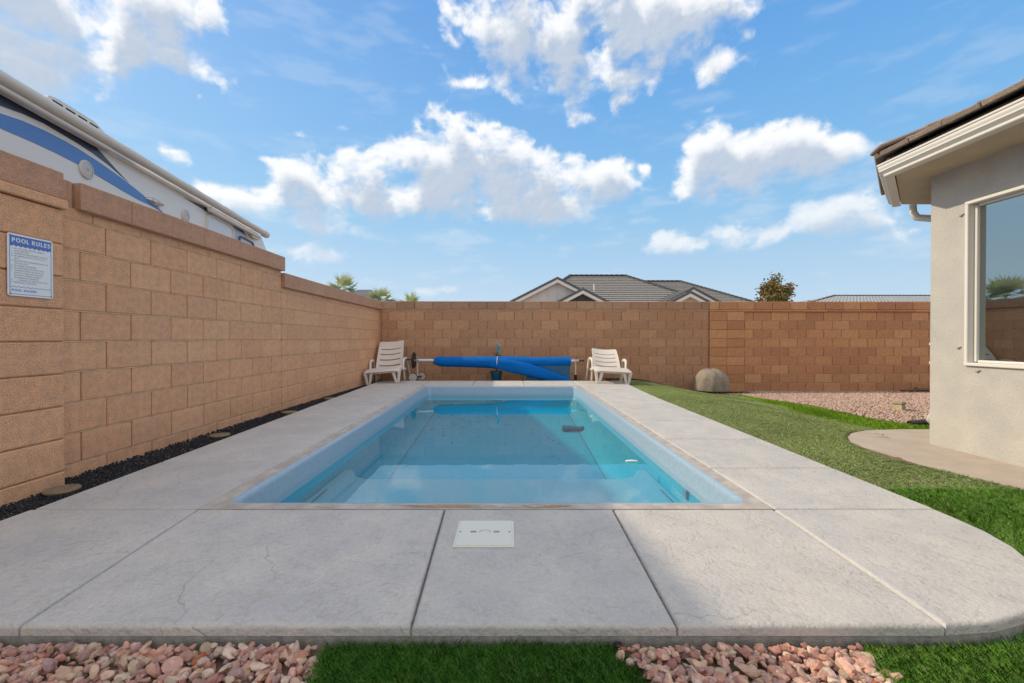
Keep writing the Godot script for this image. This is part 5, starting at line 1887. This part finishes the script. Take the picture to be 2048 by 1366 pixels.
func tuft(blades: int, h: float, w: float, spread: float, lean: float, seed_: int) -> Mb:
	rng.seed = seed_
	var b := Mb.new()
	for k in blades:
		var a := rng.randf() * TAU
		var o := Vector3(cos(a), 0, sin(a)) * rng.randf() * spread
		var d := rng.randf() * TAU
		var l := rng.randf_range(0.2, 1.0) * lean
		var dir := Vector3(cos(d) * l, 1.0, sin(d) * l).normalized()
		var s := dir.cross(Vector3(cos(d + 1.2), 0.2, sin(d + 1.2))).normalized() * w * 0.5
		var hh := h * rng.randf_range(0.7, 1.15)
		var m := o + dir * hh * 0.55
		var t := o + dir * hh * 0.95 + Vector3(cos(d), -0.25, sin(d)) * hh * 0.3 * lean
		var n := (Vector3.UP + dir * 0.3 + Vector3(cos(d), 0, sin(d)) * 0.4).normalized()
		b.squad(o - s, o + s, m + s * 0.8, m - s * 0.8, n, n, n, n)
		b.tri(m - s * 0.8, m + s * 0.8, t, n, n, n)
	return b

func on_deck(x: float, z: float) -> bool:
	if z > -1.337:
		return false
	if z > -2.16:
		return x < 1.36 + 0.855 * sqrt(maxf(0.0, 1.0 - pow((z + 2.16) / 0.822, 2.0))) if x > 1.36 else true
	return x < deck_right(z) + 0.004 and x > deck_left(z)

func turf(called: String, label: String, poly: PackedVector2Array, density: float, h: float, w: float, shades: Array, backing: Material, far_density := -1.0) -> void:
	var lo := Vector2(1e9, 1e9)
	var hi := -lo
	for p in poly:
		lo = lo.min(p)
		hi = hi.max(p)
	var b := Mb.new()
	var step := 0.05
	var nx := int((hi.x - lo.x) / step) + 1
	var ny := int((hi.y - lo.y) / step) + 1
	for i in nx:
		for j in ny:
			var c := lo + Vector2(i + 0.5, j + 0.5) * step
			if inside(c, poly) and not on_deck(c.x, c.y):
				var q := []
				for e in [[0, 0], [1, 0], [1, 1], [0, 1]]:
					var p := lo + Vector2(i + e[0], j + e[1]) * step
					q.append(Vector3(p.x, gy(p.x, p.y) + 0.008, p.y))
				b.quad2(q[0], q[1], q[2], q[3], Vector3.UP)
	var s := put("turf_backing", b, backing)
	s.set_meta("kind", "structure")
	s.set_meta("label", "green backing of the " + label)
	var area := (hi.x - lo.x) * (hi.y - lo.y)
	var n := int(area * density)
	for v in 2:
		var m := tuft(10, h, w, 0.022, 0.5, 300 + v)
		var places := []
		var tints := []
		rng.seed = 400 + v
		var nap := noise(0.9, 3, FastNoiseLite.TYPE_SIMPLEX_SMOOTH, 88)
		for i in n / 2:
			var p := Vector2(rng.randf_range(lo.x, hi.x), rng.randf_range(lo.y, hi.y))
			var keep := rng.randf()
			if far_density > 0.0 and keep > lerpf(1.0, far_density / density, smoothstep(-3.2, -5.5, p.y)):
				continue
			if not inside(p, poly) or on_deck(p.x, p.y):
				continue
			var k := rng.randf_range(0.8, 1.2)
			var lie := nap.get_noise_2d(p.x * 1.2, p.y)
			var bs := Basis(Vector3.UP, rng.randf() * TAU).scaled(Vector3(k, k * rng.randf_range(0.75, 1.15), k))
			bs = Basis(Vector3(1, 0, 0), 0.25 * lie + rng.randf_range(-0.12, 0.12)) * bs
			places.append(Transform3D(bs, Vector3(p.x, gy(p.x, p.y) + 0.004, p.y)))
			var q: Array = shades[rng.randi() % shades.size()]
			var g := rng.randf_range(0.8, 1.2) * (1.0 + 0.18 * lie)
			tints.append(Color(q[0] * g, q[1] * g, q[2] * g))
		many(called, label, "turf", m, M.blade, places, tints)

func build_gravel_and_turf() -> void:
	var pad := [[3.2, -2.66], [3.06, -3.05], [2.97, -3.3], [2.96, -3.6], [3.08, -3.97], [3.25, -4.23], [3.42, -4.40], [3.67, -4.53], [4.02, -4.58]]
	var seam := [[3.84, -4.79], [3.80, -5.33], [3.85, -5.89], [4.2, -6.7], [4.36, -7.3], [4.6, -8.3], [4.76, -9.1]]
	var rim := [[4.6, -4.6], [4.78, -4.95], [4.56, -5.05], [4.50, -5.33], [4.62, -5.94], [4.83, -6.84], [4.82, -7.8], [4.78, -8.4], [4.86, -9.2]]
	var back := seam.duplicate()
	back.reverse()
	var main_turf := v2([[2.18, -2.62]] + pad + seam + [[4.2, -9.35], [3.4, -9.58], [2.7, -9.52], [2.25, -9.3]])
	var fringe := v2([[4.02, -4.58]] + rim + back)
	var near_turf := v2([[2.1, -2.62], [3.2, -2.66], [3.32, -2.2], [3.38, -1.0], [3.38, -0.55], [1.0, -0.55], [1.06, -1.25], [1.10, -1.338], [1.4, -1.338], [1.4, -1.6], [2.1, -2.0]])
	var front := v2([[-0.545, -1.337], [0.325, -1.337], [0.36, -1.25], [0.385, -1.15], [0.385, -0.55], [-0.545, -0.55], [-0.53, -1.1]])
	# concrete pad along the house
	var b := Mb.new()
	b.slab(v2([[4.55, -4.57], [4.02, -4.565], [3.68, -4.515], [3.435, -4.385], [3.265, -4.215], [3.095, -3.955], [2.98, -3.6], [2.99, -3.3], [3.08, -3.05], [3.22, -2.7], [3.33, -2.2], [3.4, -1.0], [3.42, 0.5], [3.95, 0.5], [3.95, -3.9], [4.55, -4.45]]), -0.062, -0.2, 0.012)
	struct("path", "curved tan concrete pad along the foot of the house wall", b, M.pad)
	turf("putting_turf", "dull green artificial turf lying between the deck and the house pad", main_turf, 8000, 0.021, 0.0022, M_DULL, M.turf_back_dull, 4500)
	turf("fringe_turf", "bright lime green artificial turf band between the dull turf and the pink gravel bed", fringe, 5500, 0.032, 0.0036, M_LIME, M.turf_back_lime)
	turf("corner_turf", "bright green artificial turf round the right front corner of the deck", near_turf, 14000, 0.036, 0.0024, M_NEAR, M.turf_back_near)
	turf("front_turf", "artificial turf patch tinted dark for shade at the deck's front edge between two gravel beds", front, 24000, 0.040, 0.0023, M_FRONT_SHADE, M.turf_back_near)
	front_stones("pink_gravel", "pink and tan crushed stone bed along the deck front, left of the turf patch", -2.4, -0.50, func(x, z): return x < -0.545 + 0.02 * sin(z * 30.0), 501, 4600)
	front_stones("pink_gravel", "pink and tan crushed stone bed along the deck front, between two turf patches", 0.30, 1.12, func(x, z): return x > (0.345 if z < -1.25 else 0.39) + 0.012 * sin(z * 40.0) and x < 1.07 + 0.02 * sin(z * 35.0) + 0.03 * smoothstep(-1.25, -1.33, z), 502, 1900)
	# stone bed by the house
	rng.seed = 601
	var places := []
	var tints := []
	for i in 30000:
		var x := rng.randf_range(4.4, 11.0)
		var z := rng.randf_range(-4.66, -9.98)
		var p := Vector2(x, z)
		if inside(p, fringe) or inside(p, main_turf) or (x < 4.8 and z > -9.0 and x < 4.75 and not _beyond(p, rim)):
			continue
		if x < 5.4 and z < -9.5:
			continue
		if z > -4.75 + 0.0 and x < 4.7:
			continue
		var r := rng.randf_range(0.012, 0.026)
		places.append(Transform3D(spin() * Basis.from_scale(Vector3(r * 1.3, r * 0.8, r)), Vector3(x, gravel_y(x, z) + rng.randf_range(-0.002, 0.02), z)))
		tints.append(pink().lerp(Color(0.66, 0.50, 0.42), 0.6))
	many("pink_gravel", "pale pink crushed stone bed between the lime turf, the house and the back wall", "gravel", stone_mesh(77, 0.12, 0), M.stone, places, tints)
	# dark gravel along the walls
	places = []
	tints = []
	for i in 26000:
		var z := -1.3 - 8.65 * pow(rng.randf(), 1.5)
		var x := rng.randf_range(WALL_X, deck_left(z) - 0.004)
		if z > -2.78 and x < -2.77:
			continue
		var r := rng.randf_range(0.004, 0.0085) * (1.0 + 0.06 * (-z))
		var bed := -0.055 - 0.03 * smoothstep(5.0, 9.5, -z)
		places.append(Transform3D(spin() * Basis.from_scale(Vector3(r * 1.3, r * 0.8, r)), Vector3(x, bed + rng.randf_range(0.0, 0.02) + 0.01 * smoothstep(0.1, 0.0, x - WALL_X), z)))
		tints.append(_dark())
	many("dark_gravel", "dark blue-grey gravel strip between the left wall and the deck", "gravel", stone_mesh(78, 0.12, 0), M.stone, places, tints)
	places = []
	tints = []
	for i in 9000:
		var x := rng.randf_range(-2.9, 5.6)
		var z := rng.randf_range(-9.2, -9.98)
		if x > 2.4 and z > -9.56:
			if not (x > 4.85 and z < -9.2):
				continue
		var r := rng.randf_range(0.008, 0.014)
		var y := -0.085 if x < 2.2 else gy(x, z) + 0.01
		places.append(Transform3D(spin() * Basis.from_scale(Vector3(r * 1.3, r * 0.8, r)), Vector3(x, y + rng.randf_range(-0.004, 0.014), z)))
		tints.append(_dark())
	many("dark_gravel", "dark blue-grey gravel strip along the foot of the back wall", "gravel", stone_mesh(79, 0.12, 0), M.stone, places, tints)

func _dark() -> Color:
	var k := rng.randf_range(0.5, 1.6)
	if rng.randf() < 0.05:
		return Color(0.16, 0.12, 0.09) * k
	return Color(0.034, 0.037, 0.047) * k

func _beyond(p: Vector2, rim: Array) -> bool:
	for i in range(1, rim.size() - 1):
		var a: Array = rim[i]
		var c: Array = rim[i + 1]
		if p.y <= a[1] and p.y >= c[1]:
			return p.x > lerpf(a[0], c[0], (p.y - a[1]) / minf(c[1] - a[1], -0.001))
	return p.y > -4.95 and p.x > 4.7

const M_DULL := [[0.412, 0.528, 0.198], [0.344, 0.477, 0.154], [0.508, 0.604, 0.267], [0.549, 0.54, 0.31], [0.289, 0.425, 0.128]]
const M_LIME := [[0.217, 0.392, 0.029], [0.181, 0.355, 0.022], [0.268, 0.435, 0.051], [0.16, 0.304, 0.029]]
const M_NEAR := [[0.148, 0.348, 0.038], [0.113, 0.287, 0.031], [0.2, 0.409, 0.061], [0.104, 0.244, 0.035], [0.278, 0.383, 0.122]]
const M_FRONT_SHADE := [[0.087, 0.272, 0.031], [0.067, 0.218, 0.025], [0.123, 0.332, 0.046], [0.06, 0.183, 0.025], [0.175, 0.28, 0.07]]  # same turf as the corner, darkened: its shade is put into the tint

# ---------------------------------------------------------------- trees beyond the walls
func fan_leaf(seed_: int) -> Mb:
	# own frame: stalk along +y from the origin, fan spread in the xy plane
	rng.seed = seed_
	var b := Mb.new()
	b.tube([Vector3(0, 0, 0), Vector3(0, 0.32, 0.015), Vector3(0, 0.53, 0.0)], [0.016, 0.012, 0.009], 5)
	var n := 15
	for k in n:
		var a := lerpf(-1.75, 1.75, (k + 0.5) / n)
		var l := 0.74 * (1.0 - 0.28 * absf(a) / 1.75) * rng.randf_range(0.88, 1.12)
		var d := Vector3(sin(a), cos(a), 0)
		var s := Vector3(cos(a), -sin(a), 0)
		var o := Vector3(0, 0.52, 0)
		var w := 0.042
		var droop := Vector3(0, -0.03 - 0.07 * rng.randf(), 0.10 * rng.randf_range(-1, 1))
		var p1 := o + d * l * 0.45
		var p2 := o + d * l + droop
		for e in [-1.0, 1.0]:
			var f: Vector3 = s * e * w + Vector3(0, 0, 0.02)
			b.tri(o, p1, p1 + f)
			b.tri(p1, p2, p1 + f)
	return b

func build_palm(label: String, at: Vector3, h: float, seed_: int, size: float) -> void:
	var t := thing("fan_palm", label, "palm tree", at, 0.0, "fan palms beyond the left wall")
	var b := Mb.new()
	var path := []
	var rad := []
	for i in 12:
		path.append(Vector3(0.03 * sin(i * 0.7), h * i / 11.0, 0.02 * cos(i)))
		rad.append(0.20 - 0.03 * i / 11.0 + 0.012 * (i % 2))
	b.tube(path, rad, 10)
	put("trunk", b, M.palm_trunk, t)
	rng.seed = seed_
	var meshes := [fan_leaf(901).mesh(), fan_leaf(902).mesh(), fan_leaf(903).mesh()]
	rng.seed = seed_
	for k in 19:
		var az := k * 2.39996 + rng.randf_range(-0.2, 0.2)
		var el := lerpf(1.35, -0.75, pow(k / 18.0, 0.8)) + rng.randf_range(-0.12, 0.12)
		var d := Vector3(cos(az) * cos(el), sin(el), sin(az) * cos(el))
		var s := d.cross(Vector3.UP).normalized()
		var u := s.cross(d)
		var sc := size * rng.randf_range(0.85, 1.12)
		var o := put("frond", meshes[k % 3], M.palm_leaf if k > 5 else M.palm_young, t)
		if k > 14:
			o.material_override = M.palm_old
		o.position = Vector3(0, h - 0.06 + 0.10 * sin(el), 0)
		o.basis = Basis(s * sc, d * sc, u * sc) * Basis(Vector3(0, 1, 0), rng.randf_range(-0.4, 0.4))

func build_trees() -> void:
	build_palm("leftmost fan palm crown above the left wall, nearest the taller wall stretch", Vector3(-8.95, -0.6, -24.0), 3.95, 701, 0.95)
	build_palm("middle fan palm crown over the left wall near the yard's back corner", Vector3(-7.0, -0.6, -24.3), 3.42, 702, 0.92)
	build_palm("fan palm crown peeping over the back wall just right of the corner", Vector3(-5.25, -0.6, -24.0), 3.12, 703, 0.80)
	build_palm("fan palm hidden behind the left wall and mirrored in the house window", Vector3(-8.2, -0.6, -14.0), 2.75, 704, 0.75)
	var t := thing("young_tree", "small round tree with olive and rust leaves beyond the back wall", "tree", Vector3(15.2, -0.6, -25.0))
	var b := Mb.new()
	b.tube([Vector3(0, 0, 0), Vector3(0.03, 1.5, 0), Vector3(0.0, 2.8, 0.02), Vector3(0.02, 4.2, 0.0)], [0.07, 0.06, 0.045, 0.015], 8)
	put("trunk", b, M.bark, t)
	rng.seed = 811
	b = Mb.new()
	var tips := []
	for k in 46:
		var az := k * 2.39996
		var y0 := rng.randf_range(2.2, 3.9)
		var y1 := y0 + rng.randf_range(0.3, 0.9)
		var reach := 0.95 * sqrt(maxf(0.05, 1.0 - pow((y1 - 3.75) / 1.45, 2.0))) * rng.randf_range(0.7, 1.05)
		var tip := Vector3(cos(az) * reach, y1, sin(az) * reach)
		b.tube([Vector3(0, y0, 0), Vector3(cos(az) * reach * 0.5, lerpf(y0, y1, 0.6), sin(az) * reach * 0.5), tip], [0.018, 0.010, 0.004], 4, false)
		tips.append([Vector3(0, y0, 0).lerp(tip, 0.55), tip])
	for q in [[0.10, 5.15, 0.02], [-0.25, 4.95, 0.1], [0.42, 4.9, -0.1]]:
		b.tube([Vector3(0, 4.1, 0), Vector3(q[0], q[1], q[2])], [0.012, 0.004], 4, false)
		tips.append([Vector3(0, 4.2, 0), Vector3(q[0], q[1], q[2])])
	put("branches", b, M.bark, t)
	b = Mb.new()
	for k in 5600:
		var q: Array = tips[rng.randi() % tips.size()]
		var p: Vector3 = q[0].lerp(q[1], rng.randf()) + Vector3(rng.randfn(), rng.randfn(), rng.randfn()) * 0.11
		var bs := spin()
		var l := rng.randf_range(0.05, 0.085)
		var hue := rng.randf()
		b.col = Color(0.13, 0.15, 0.04) if hue < 0.6 else (Color(0.30, 0.17, 0.05) if hue < 0.88 else Color(0.36, 0.13, 0.05))
		b.tri(p + bs.x * l, p + bs.y * l * 0.6, p - bs.x * l)
		b.tri(p + bs.x * l, p - bs.x * l, p - bs.y * l * 0.6)
	put("crown", b, M.leaf_vc, t)

func make_materials() -> void:
	M.tan = []
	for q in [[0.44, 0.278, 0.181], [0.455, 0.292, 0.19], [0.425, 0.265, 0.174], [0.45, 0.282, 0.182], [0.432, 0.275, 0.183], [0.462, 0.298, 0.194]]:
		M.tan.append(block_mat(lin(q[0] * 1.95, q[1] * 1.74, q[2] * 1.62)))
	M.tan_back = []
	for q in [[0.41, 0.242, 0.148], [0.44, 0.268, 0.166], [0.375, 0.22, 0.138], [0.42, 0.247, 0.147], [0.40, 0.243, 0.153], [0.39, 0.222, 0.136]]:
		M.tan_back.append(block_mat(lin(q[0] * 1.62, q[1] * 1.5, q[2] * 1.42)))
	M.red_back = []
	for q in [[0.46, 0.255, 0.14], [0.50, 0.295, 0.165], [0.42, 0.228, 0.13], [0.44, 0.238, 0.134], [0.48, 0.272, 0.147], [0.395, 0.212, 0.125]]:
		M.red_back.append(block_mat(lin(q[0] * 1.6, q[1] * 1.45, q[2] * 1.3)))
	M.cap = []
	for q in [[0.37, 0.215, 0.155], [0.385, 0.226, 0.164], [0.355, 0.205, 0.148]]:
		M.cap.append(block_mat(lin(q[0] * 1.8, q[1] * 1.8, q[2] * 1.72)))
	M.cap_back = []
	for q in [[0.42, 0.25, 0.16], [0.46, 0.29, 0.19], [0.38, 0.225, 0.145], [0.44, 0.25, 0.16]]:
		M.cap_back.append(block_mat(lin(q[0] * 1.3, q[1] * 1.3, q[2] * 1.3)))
	M.mortar_deep = soft_mat(lin(0.36, 0.225, 0.145), 0.95)
	M.patch_rust = soft_mat(lin(0.56, 0.36, 0.20), 0.9, 4.0)
	M.patch_tan = soft_mat(lin(0.68, 0.60, 0.48), 0.9, 4.0)
	M.patch_white = soft_mat(lin(0.76, 0.75, 0.74), 0.9, 4.0)
	M.raw_concrete = soft_mat(lin(0.44, 0.42, 0.385), 0.9, 2.5)
	relief(M.raw_concrete, T.block_h, 0.4)
	M.mortar = soft_mat(lin(0.74, 0.49, 0.31), 0.95)
	M.slabs = []
	for q in [[0.61, 0.58, 0.55], [0.625, 0.592, 0.56], [0.60, 0.572, 0.545], [0.615, 0.582, 0.547], [0.61, 0.583, 0.558], [0.595, 0.565, 0.535], [0.63, 0.60, 0.57]]:
		var m := mat(lin(q[0], q[1], q[2]), 0.72)
		m.albedo_texture = T.slab
		relief(m, T.slab_h, 1.0)
		tri_map(m, 0.42)
		m.uv1_offset = Vector3(0.37 * M.slabs.size(), 0.13, 0.61 * M.slabs.size())
		M.slabs.append(m)
	M.slab_bed = soft_mat(lin(0.16, 0.145, 0.135), 0.95)
	M.coping = soft_mat(lin(0.60, 0.53, 0.47), 0.7, 0.8)
	var gel := func(c: Color, rough: float) -> StandardMaterial3D:
		var m := mat(c, rough)
		m.albedo_texture = T.speckle
		return tri_map(m, 3.0)
	M.rim = gel.call(lin(0.38, 0.52, 0.65), 0.3)
	M.pool_wall = gel.call(lin(0.0, 0.42, 0.60), 0.5)  # light lost in deep water painted into the wall colour
	M.pool_floor = gel.call(lin(0.0, 0.42, 0.62), 0.5)  # same depth tint of the water painted into the floor
	M.pool_ledge = gel.call(lin(0.11, 0.43, 0.56), 0.5)  # shallow water: a weaker depth tint painted in
	M.seam = mat(lin(0.05, 0.09, 0.09), 0.8)
	M.fitting = mat(lin(0.10, 0.22, 0.33), 0.4)
	M.white_plastic = mat(lin(0.78, 0.77, 0.73), 0.45)
	var w := StandardMaterial3D.new()
	w.albedo_color = Color(0.05, 0.62, 0.80, 0.04)
	w.roughness = 0.0
	w.metallic_specular = 0.46
	relief(w, T.soft_h, 0.012)
	tri_map(w, 0.7)
	w.transparency = BaseMaterial3D.TRANSPARENCY_ALPHA
	M.water = w
	M.soil = soft_mat(lin(0.30, 0.19, 0.13), 0.95)
	M.earth = soft_mat(lin(0.42, 0.28, 0.19), 0.95, 0.05)
	M.stucco = mat(lin(0.56, 0.535, 0.50), 0.9)
	M.stucco.albedo_texture = T.stucco
	relief(M.stucco, T.stucco_h, 0.5)
	tri_map(M.stucco, 0.7)
	M.stucco_bounce = mat(lin(0.66, 0.53, 0.40), 0.9)  # soffit stucco, warm bounce light put into its brighter tan
	M.stucco_bounce.albedo_texture = T.stucco
	tri_map(M.stucco_bounce, 0.7)
	M.window_white = mat(lin(0.74, 0.71, 0.67), 0.45)
	M.gutter = mat(lin(0.76, 0.73, 0.69), 0.4)
	M.coated_glass = mat(lin(0.36, 0.40, 0.40), 0.02, 1.0)
	M.roof_dark = mat(lin(0.05, 0.045, 0.04), 0.9)
	M.clip = mat(lin(0.36, 0.32, 0.27), 0.6)
	M.house_tiles = []
	for q in [[0.28, 0.22, 0.185], [0.31, 0.245, 0.205], [0.25, 0.20, 0.17], [0.29, 0.235, 0.20]]:
		var m := block_mat(lin(q[0] * 1.3, q[1] * 1.3, q[2] * 1.3))
		M.house_tiles.append(m)
	M.far_roof = soft_mat(lin(0.42, 0.40, 0.38), 0.85, 0.6)
	M.far_roof_side = soft_mat(lin(0.16, 0.158, 0.165), 0.85, 0.6)
	M.far_roof_cap = soft_mat(lin(0.07, 0.07, 0.075), 0.85, 0.6)
	M.far_roof_blue = soft_mat(lin(0.42, 0.43, 0.46), 0.85, 0.6)
	M.far_white = mat(lin(0.72, 0.71, 0.69), 0.7)
	M.far_white_board = mat(lin(0.62, 0.61, 0.59), 0.7)
	M.far_charcoal = mat(lin(0.06, 0.065, 0.07), 0.7)
	M.far_cream = mat(lin(0.60, 0.53, 0.42), 0.8)
	M.rv_white = mat(lin(0.72, 0.72, 0.72), 0.22)
	M.rv_blue = mat(lin(0.07, 0.21, 0.55), 0.25)
	M.rv_navy = mat(lin(0.045, 0.06, 0.11), 0.25)
	M.rv_lavender = mat(lin(0.34, 0.38, 0.50), 0.25)
	M.rv_plastic = mat(lin(0.66, 0.63, 0.59), 0.4)
	M.rv_fabric = mat(lin(0.64, 0.62, 0.58), 0.55)
	M.rv_grille = mat(lin(0.52, 0.51, 0.52), 0.5)
	M.rv_glass = mat(lin(0.62, 0.66, 0.72), 0.08)
	M.rv_glass_dark = mat(lin(0.40, 0.46, 0.60), 0.06)
	M.rv_dark = mat(lin(0.02, 0.02, 0.02), 0.7)
	M.chrome = mat(lin(0.62, 0.62, 0.62), 0.15, 0.8)
	M.sign_white = mat(lin(0.78, 0.82, 0.86), 0.4)
	M.sign_blue = mat(lin(0.09, 0.18, 0.52), 0.4)
	M.sign_ink = mat(lin(0.26, 0.28, 0.33), 0.5)
	M.screw = mat(lin(0.3, 0.3, 0.3), 0.3, 0.9)
	M.lid_white = mat(lin(0.74, 0.73, 0.66), 0.5)
	M.lid_grey = mat(lin(0.28, 0.27, 0.25), 0.6)
	M.cover_tan = soft_mat(lin(0.30, 0.22, 0.13), 0.6, 4.0)
	M.resin = mat(lin(0.72, 0.66, 0.60), 0.4)
	M.aluminium = mat(lin(0.62, 0.62, 0.64), 0.35, 0.5)
	M.reel_grey = mat(lin(0.42, 0.42, 0.42), 0.4, 0.4)
	M.reel_post = mat(lin(0.62, 0.50, 0.38), 0.4)
	M.black_plastic = mat(lin(0.018, 0.018, 0.02), 0.45)
	M.wheel_white = mat(lin(0.66, 0.64, 0.56), 0.5)
	M.cover_blue = soft_mat(lin(0.0, 0.19, 0.70), 0.6, 5.0)
	M.cover_blue.metallic_specular = 0.25
	relief(M.cover_blue, T.block_h, 0.5)
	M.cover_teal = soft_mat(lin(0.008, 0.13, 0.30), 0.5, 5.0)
	M.pot_teal = mat(lin(0.01, 0.13, 0.20), 0.3)
	M.leaf_dark = mat(lin(0.03, 0.09, 0.03), 0.5)
	M.petal = mat(lin(0.06, 0.48, 0.66), 0.5)
	M.petal_pale = mat(lin(0.40, 0.72, 0.80), 0.5)
	M.rock = block_mat(lin(0.40, 0.335, 0.27))
	M.cream_plastic = soft_mat(lin(0.66, 0.56, 0.36), 0.6, 3.0)
	M.tan_plastic = soft_mat(lin(0.46, 0.36, 0.23), 0.6, 3.0)
	M.board_dark = soft_mat(lin(0.06, 0.045, 0.04), 0.8, 3.0)
	M.board_brown = soft_mat(lin(0.35, 0.19, 0.08), 0.8, 3.0)
	M.tube_teal = mat(lin(0.015, 0.19, 0.27), 0.6)
	M.dead_leaf = mat(lin(0.22, 0.11, 0.045), 0.8)
	M.pad = mat(lin(0.56, 0.46, 0.37), 0.9)
	M.pad.albedo_texture = T.stucco
	relief(M.pad, T.block_h, 0.25)
	tri_map(M.pad, 0.8)
	var vc := func(rough: float) -> StandardMaterial3D:
		var m := mat(Color.WHITE, rough)
		m.vertex_color_use_as_albedo = true
		return m
	M.stone = vc.call(0.9)
	M.stone.albedo_texture = T.soft
	tri_map(M.stone, 6.0)
	M.blade = vc.call(0.6)
	M.blade.metallic_specular = 0.2
	M.blade.backlight_enabled = true
	M.blade.backlight = Color(0.6, 0.6, 0.6)
	M.leaf_vc = vc.call(0.6)
	M.leaf_vc.backlight_enabled = true
	M.leaf_vc.backlight = Color(0.4, 0.4, 0.4)
	M.turf_back_dull = soft_mat(lin(0.15, 0.18, 0.07), 0.95, 2.0)
	M.turf_back_lime = soft_mat(lin(0.06, 0.10, 0.012), 0.95, 2.0)
	M.turf_back_near = soft_mat(lin(0.025, 0.06, 0.012), 0.95, 2.0)
	M.palm_trunk = soft_mat(lin(0.22, 0.16, 0.11), 0.9, 2.0)
	M.palm_leaf = mat(lin(0.11, 0.21, 0.045), 0.5)
	M.palm_young = mat(lin(0.30, 0.38, 0.04), 0.5)
	M.palm_old = mat(lin(0.10, 0.14, 0.05), 0.6)
	for k in ["palm_leaf", "palm_young", "palm_old"]:
		M[k].backlight_enabled = true
		M[k].backlight = Color(0.6, 0.6, 0.6)
	M.bark = soft_mat(lin(0.16, 0.12, 0.09), 0.9, 3.0)

# ---------------------------------------------------------------- the scene
func _ready() -> void:
	rng.seed = 1
	# camera: level view down the pool's length, a little above the deck
	var cam := Camera3D.new()
	cam.name = "camera"
	cam.projection = Camera3D.PROJECTION_FRUSTUM
	cam.near = 0.05
	cam.far = 900.0
	cam.size = 2.0 * 0.05 * 683.0 / 880.0
	cam.frustum_offset = Vector2(0.05 * 10.0 / 880.0, 0)
	cam.position = Vector3(0, 0.88, 0)
	cam.rotation_degrees.x = -0.4
	add_child(cam)
	# sky, exposure
	var env := Environment.new()
	env.background_mode = Environment.BG_SKY
	env.sky = Sky.new()
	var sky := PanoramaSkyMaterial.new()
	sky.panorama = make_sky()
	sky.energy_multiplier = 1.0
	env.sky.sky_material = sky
	env.background_energy_multiplier = 1.0
	env.tonemap_mode = Environment.TONE_MAPPER_LINEAR
	env.tonemap_exposure = 1.0
	env.sdfgi_enabled = true
	env.ssao_enabled = true
	env.ssil_enabled = true
	var we := WorldEnvironment.new()
	we.name = "environment"
	we.environment = env
	add_child(we)
	# sun: from the left, over the parked motorhome
	var sun := DirectionalLight3D.new()
	sun.name = "sun"
	sun.light_color = Color(1.0, 0.93, 0.80)
	sun.light_energy = 1.0
	sun.light_angular_distance = 0.9
	sun.shadow_enabled = true
	add_child(sun)
	sun.look_at_from_position(Vector3.ZERO, -SUN)

	make_textures()
	make_materials()
	build_ground()
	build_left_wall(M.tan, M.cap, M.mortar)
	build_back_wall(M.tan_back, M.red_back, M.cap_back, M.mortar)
	build_deck(M.slabs, M.slab_bed)
	build_pool()
	build_house()
	build_far_houses()
	build_motorhome()
	build_trees()
	build_gravel_and_turf()
	build_sign()
	build_deck_fittings()
	var left_chair := build_chair("white resin lounge chair in the back left corner, its back raised high", Vector3(-2.445, -0.012, -8.64), 0.03, 0.075, 0.835, -1.10)
	var right_chair := build_chair("white resin lounge chair right of the pool cover reel, its back tilted low", Vector3(2.05, 0.0, -8.50), -0.02, -0.055, 0.655, -1.08)
	build_reel()
	build_plant()
	build_small_things()
